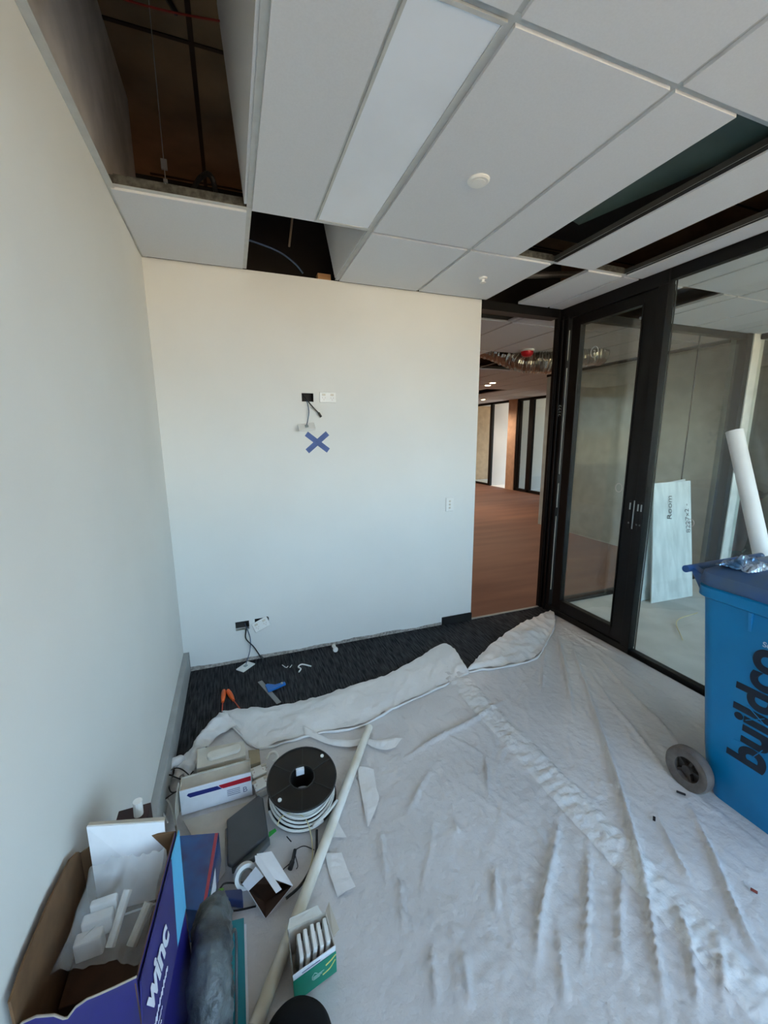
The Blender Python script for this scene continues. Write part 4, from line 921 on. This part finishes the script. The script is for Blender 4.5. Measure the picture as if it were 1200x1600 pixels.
q = MB(); q.tube([Mf @ Vector((W_*.66, -.072, .001)), Mf @ Vector((W_*.84, -.066, .001)), Mf @ Vector((W_*.97, -.048, .001))], .0018, 6); q.build('print', YL_, t)
q = MB(); q.tube([Mf @ Vector(v_) for v_ in ((W_*.42, -.064, .001), (W_*.42, -.052, .001), (W_*.48, -.044, .001), (W_*.54, -.052, .001))], .0008, 5, smooth=False)
for k in range(3): q.box(W_*.44, W_*(.70-.05*k), -.058-.005*k, -.0565-.005*k, .0006, .0012, Mf)
q.build('print', mat('white_print', (210, 230, 224), .5), t)
MB().box(W_*.2, W_*.62, -.013, -.010, .0, .0006, Mf).build('print', MATS['grey_print'], t)
MB().prism([(p.x, p.y) for p in (A_, B_, C_, D_)], G, G+.003).build('bottom', LCARD, t)
card([A_, B_.lerp(A_, .1), B_.lerp(A_, .1)+Vector((-.012, .015, .02)), A_+Vector((.01, .02, .012))], LCARD, 'flap', t)
card([B_, B_.lerp(C_, .8), B_.lerp(C_, .8)+Vector((.022, .01, .004)), B_+Vector((.015, .015, .01))], LCARD, 'flap', t)
mods = ['leftmost white switch mechanism standing in the green carton', 'second white switch mechanism from the left in the green carton', 'middle white switch mechanism in the green carton', 'fourth white switch mechanism from the left in the green carton', 'rightmost white switch mechanism in the green carton']
u2 = (A_-D_).normalized(); src = None
for k in range(5):
    f_ = (.17, .33, .50, .66, .82)[k]; c_ = D_.lerp(C_, f_).lerp(A_.lerp(B_, f_), .5)
    c_ = Vector((c_.x, c_.y, G+.006))
    if src is None:
        s0 = c_.copy()
        src = thing('switch_mechanism', mods[0], 'switch mechanism', c_, 'switch mechanisms in the green carton')
        Mm = frame(c_, u2, (0, 0, 1)) @ Matrix.Rotation(.1, 4, 'X')
        MB().box(-.034, .034, 0, .096, -.006, .006, Mm).build('plate', PLAS, src, bevel=.003)
        MB().box(-.020, .020, .01, .082, .006, .013, Mm).build('housing', mat('greyed_plastic', (176, 172, 164), .5), src, bevel=.001)
        MB().lathe([(.003, -.0052), (.003, -.008)], Mm @ Matrix.Translation((.02, .07, 0)), 10).build('screw', STEEL, src)
    else: copy_thing(src, c_+Vector((0, 0, .004*(k % 3))), mods[k])
# black dome at the bottom edge
p = fl(459, 1600, .12); rg = []
mb = MB(); n_ = 48
prof = [(0, .185), (.03, .183), (.055, .175), (.075, .160), (.088, .135), (.094, .10), (.096, .05), (.096, G)]
mb.lathe(prof[::-1], Matrix.Translation((p.x+.003, p.y-.045, 0)), n_)
tag(mb.build('domed_cap', mat('black_fabric', (12, 13, 15), .85, var=(20, .15), bump=(200, .3), spec=.25), None, True, auto=60), 'smooth round-topped black object at the bottom edge beside the green carton', 'black object')

# ------------------------------------------------------------------ big blue carton, lower left
t = thing('large_carton', 'big open navy blue cardboard carton with light blue flap at lower left', 'carton', (-.31, .83, G))
WB = mat('navy_carton', (34, 30, 112), .45, var=(5, .12, (26, 22, 84))); LB = mat('light_blue_carton', (84, 176, 220), .5, var=(6, .04)); RAW = mat('raw_carton_edge', (176, 164, 150), .9)
FL_, FR_ = Vector((-.408, 1.005, .70)), Vector((-.192, .955, .70)); NL_, NR_ = Vector((-.408, .69, .70)), Vector((-.222, .668, .70))
E_ = Vector((-.200, .884, .70))
def panel(top_, nm, m_out, m_in, inward, z0=G):
    """a carton side from its top edge line down to the floor, printed outside and brown inside"""
    q1, q2 = MB(), MB(); i_ = Vector(inward)*.002
    for a, b in zip(top_, top_[1:]):
        la, lb = Vector((a.x, a.y, z0)), Vector((b.x, b.y, z0))
        q1.hexa([la, lb, lb+i_, la+i_, a, b, b+i_, a+i_]); q2.hexa([la+i_, lb+i_, lb+i_*2, la+i_*2, a+i_, b+i_, b+i_*2, a+i_*2])
    o_ = q1.build(nm, m_out, t); q2.build('inner_'+nm, m_in, t); return o_
V3 = Vector
panel([V3((-.408, .69, .735)), V3((-.408, .74, .742)), V3((-.408, .85, .735)), V3((-.408, .95, .715)), V3((-.408, .99, .69)), FL_+V3((0, 0, -.03))], 'left_side', CARD, CARD, (1, 0, 0))
panel([FL_+V3((0, 0, -.03)), FL_.lerp(FR_, .2), FL_.lerp(FR_, .6), FR_], 'far_side', CARD, CARD, (0, -1, 0))
near = [V3((-.408, .69, .672)), V3((-.395, .688, .684)), V3((-.375, .686, .688)), V3((-.350, .683, .680)), V3((-.338, .681, .668)), V3((-.332, .680, .667)), V3((-.318, .679, .684)), V3((-.300, .677, .694)), V3((-.280, .675, .697)), V3((-.255, .672, .703)), NR_+V3((0, 0, .012))]
panel(near, 'near_side', WB, CARD, (0, 1, 0))
q = MB(); q.tube([p+V3((0, .001, .0)) for p in near], .0018, 5, smooth=False); q.build('torn_edge', RAW, t)
panel([NR_, NR_.lerp(E_, .5), E_, FR_], 'right_side', WB, CARD, (-1, 0, 0))
# right flap folded out and down
o2 = [V3((-.178, .879, .56)), V3((-.187, .802, .56)), V3((-.187, .802, .56))+NR_-E_]
fpn = card([E_+V3((.004, 0, 0)), NR_+V3((.004, 0, 0)), o2[2], o2[1]], WB, 'outer_flap', t)
card([FR_+V3((.004, 0, 0)), E_+V3((.0045, 0, .0005)), o2[1]+V3((0, 0, .001)), o2[0]], LB, 'light_blue_flap', t)
# lettering along the flap
e1, e2 = E_+V3((.0, 0, 0)), NR_
def flap(u, v):                                            # u along the rim from the near corner, v down the flap
    a = (NR_+V3((.004, 0, 0))).lerp(E_+V3((.004, 0, 0)), u); b = o2[2].lerp(o2[1], u); return a.lerp(b, v)
nrm = (flap(1, 0)-flap(0, 0)).cross(flap(0, 1)-flap(0, 0)).normalized(); nrm = nrm if nrm.x > 0 else -nrm
WP = mat('white_carton_print', (226, 228, 240), .5)
def ftext(s_, size, u, v, off=0):
    d_ = flap(u+.1, v)-flap(u, v); up_ = flap(u, v-.1)-flap(u, v)
    Mx_ = frame(flap(u, v)+nrm*.005, d_, up_)
    return text(s_, size, Mx_, WP, 'lettering', t, .0004, off)
ftext('winc', .066, .16, .52, .0022)
def scribble(u0, u1, v, amp, wd):                          # rows of small print
    pts_ = [flap(u0+(u1-u0)*k/40, v+amp*math.sin(k*2.3)*(1 if k % 5 else .1))+nrm*.005 for k in range(41)]
    MB().tube(pts_, wd, 5, smooth=False).build('small_print', WP, t)
scribble(.02, .62, .70, .030, .0010); scribble(-.1, .42, .80, .012, .0006); scribble(-.1, .38, .87, .012, .0006)
card([flap(-.30, .66)+nrm*.004, flap(.03, .86)+nrm*.004, flap(.03, .97)+nrm*.004, flap(-.30, .90)+nrm*.004], WCARD, 'sticker', t, .0004)

# its contents: brown carton, white carton, plastic bag of fittings
c1 = thing('brown_carton', 'brown carton lettered in copper inside the big blue carton', 'carton', (-.30, .80, .45))
MB().box(-.385, -.235, .765, .90, .40, .575).build('body', CARDD, c1, bevel=.002)
text('CLIPSAL', .027, frame((-.325, .7642, .543), (1, 0, 0), (0, 0, 1)), mat('copper_print', (170, 110, 70), .5), 'lettering', c1, .0004, .0006)
tag(MB().box(-.40, -.225, .70, .96, .30, .395).build('packing', CARDD), 'dark cardboard packing filling the bottom of the big blue carton', 'packing')
c2 = thing('white_carton', 'tall white carton back standing up inside the big blue carton', 'carton', (-.30, .97, .45))
tl_, tr_ = at(136, 1291, 1, .972), at(257, 1283, 1, .972)
bl_, br_ = V3((tl_.x+.004, .955, .54)), V3((tr_.x, .94, .54))
card([bl_, br_, tr_, tl_], WCARD, 'back_panel', c2, .003)
card([tl_+V3((0, .0, .0)), tr_, tr_+V3((0, .014, -.004)), tl_+V3((0, .014, -.006))], LCARD, 'top_edge', c2, .002)
MB().box(bl_.x, br_.x, .915, .938, .397, .535).build('body', WCARD, c2)
# translucent bag
BAGM = mat('cloudy_bag', (216, 218, 216), .35, var=(14, .03), bump=(28, .6, .006), alpha=.30)
rows = []
for i in range(34):
    v = i/33; l_ = (fl(75, 1528, .615).lerp(fl(105, 1465, .64), v*2) if v < .5 else fl(105, 1465, .64).lerp(fl(138, 1360, .69), v*2-1)); r2 = fl(223, 1505, .60).lerp(fl(258, 1330, .69), v); row = []
    for j in range(26):
        u_ = j/25; p = l_.lerp(r2, u_); k = noise.noise((u_*5, v*3, 3))
        p += V3((.006*k, 0, .006*math.sin(math.pi*u_)**.7+.012*k+.012*(1-min(1, 3*abs(noise.noise((u_*7, v*3, 1)))))))
        if j in (0,): p.z -= .012
        row.append(p)
    rows.append(row)
tag(MB().sheet(rows).build('plastic_bag', BAGM, None, True, auto=180), 'cloudy plastic bag over white fittings in the big blue carton', 'bag')
fit_lbl = ['white plastic block at the near end of the bag in the big carton', 'white plastic block farther back in the bag in the big carton', 'smallest white plastic block at the back of the bag in the big carton']
for i, (c_, z_, sx_, sy_) in enumerate((((138, 1462), .612, .050, .026), ((152, 1430), .628, .056, .022), ((162, 1405), .64, .05, .016))):
    z_ += .016; q = fl(*c_, z_); tag(MB().box(q.x-sx_/2, q.x+sx_/2, q.y-sy_/2, q.y+sy_/2, z_-.045, z_, ).build('fitting', PLAS, None, bevel=.004), fit_lbl[i], 'fitting', 'white fittings inside the bag')
tag(MB().tube([fl(172, 1480, .60), fl(200, 1390, .655)], .009, 10).build('fitting_tube', PLAS), 'white plastic tube in the middle of the bag', 'tube')
tag(MB().tube([fl(205, 1478, .60), fl(233, 1410, .64)], .010, 10).build('fitting_tube', CREAM), 'cream plastic tube at the right side of the bag', 'tube')
# things poking out behind it
tag(MB().tube([(-.300, 1.06, .50), (-.292, 1.06, .72)], .011, 12).build('marker', PLAS), 'white rounded stick poking up behind the big blue carton', 'stick')
tag(MB().box(-.345, -.27, 1.03, 1.09, G, .68).build('dark_box', mat('maroon_card', (54, 34, 36), .7), bevel=.002), 'dark maroon box corner standing behind the big blue carton', 'box')

# ------------------------------------------------------------------ cut-off strips of plastic on the sheet
def offcut(o, i, hb, label, seed):
    b = ribbon(o, i, hb, 'plastic_offcut', POLY2, None, 30, 6, seed=seed, crk=.004, zlo=.014); return tag(b, label, 'plastic offcut', 'plastic offcuts by the conduit')
offcut([(474, 1138), (490, 1146), (515, 1158), (545, 1160), (568, 1158)], [(476, 1152), (490, 1158), (515, 1168), (545, 1172), (565, 1168)], .02, 'curled white plastic strip left of the upper end of the conduit', 21)
offcut([(572, 1157), (590, 1160), (610, 1158), (629, 1157)], [(572, 1166), (588, 1174), (605, 1176), (618, 1172)], .008, 'curled white plastic strip right of the upper end of the conduit', 25)
offcut([(559, 1202), (562, 1230), (568, 1262), (574, 1297)], [(584, 1207), (588, 1235), (592, 1255), (576, 1297)], .006, 'leaf-shaped white plastic piece right of the conduit', 22)
offcut([(522, 1282), (520, 1300), (514, 1316)], [(526, 1284), (534, 1300), (542, 1314)], .006, 'small triangular plastic piece touching the conduit', 23)
offcut([(508, 1340), (515, 1370), (528, 1408)], [(534, 1338), (545, 1368), (556, 1392)], .008, 'broad plastic piece with a curled end near the lower conduit', 24)
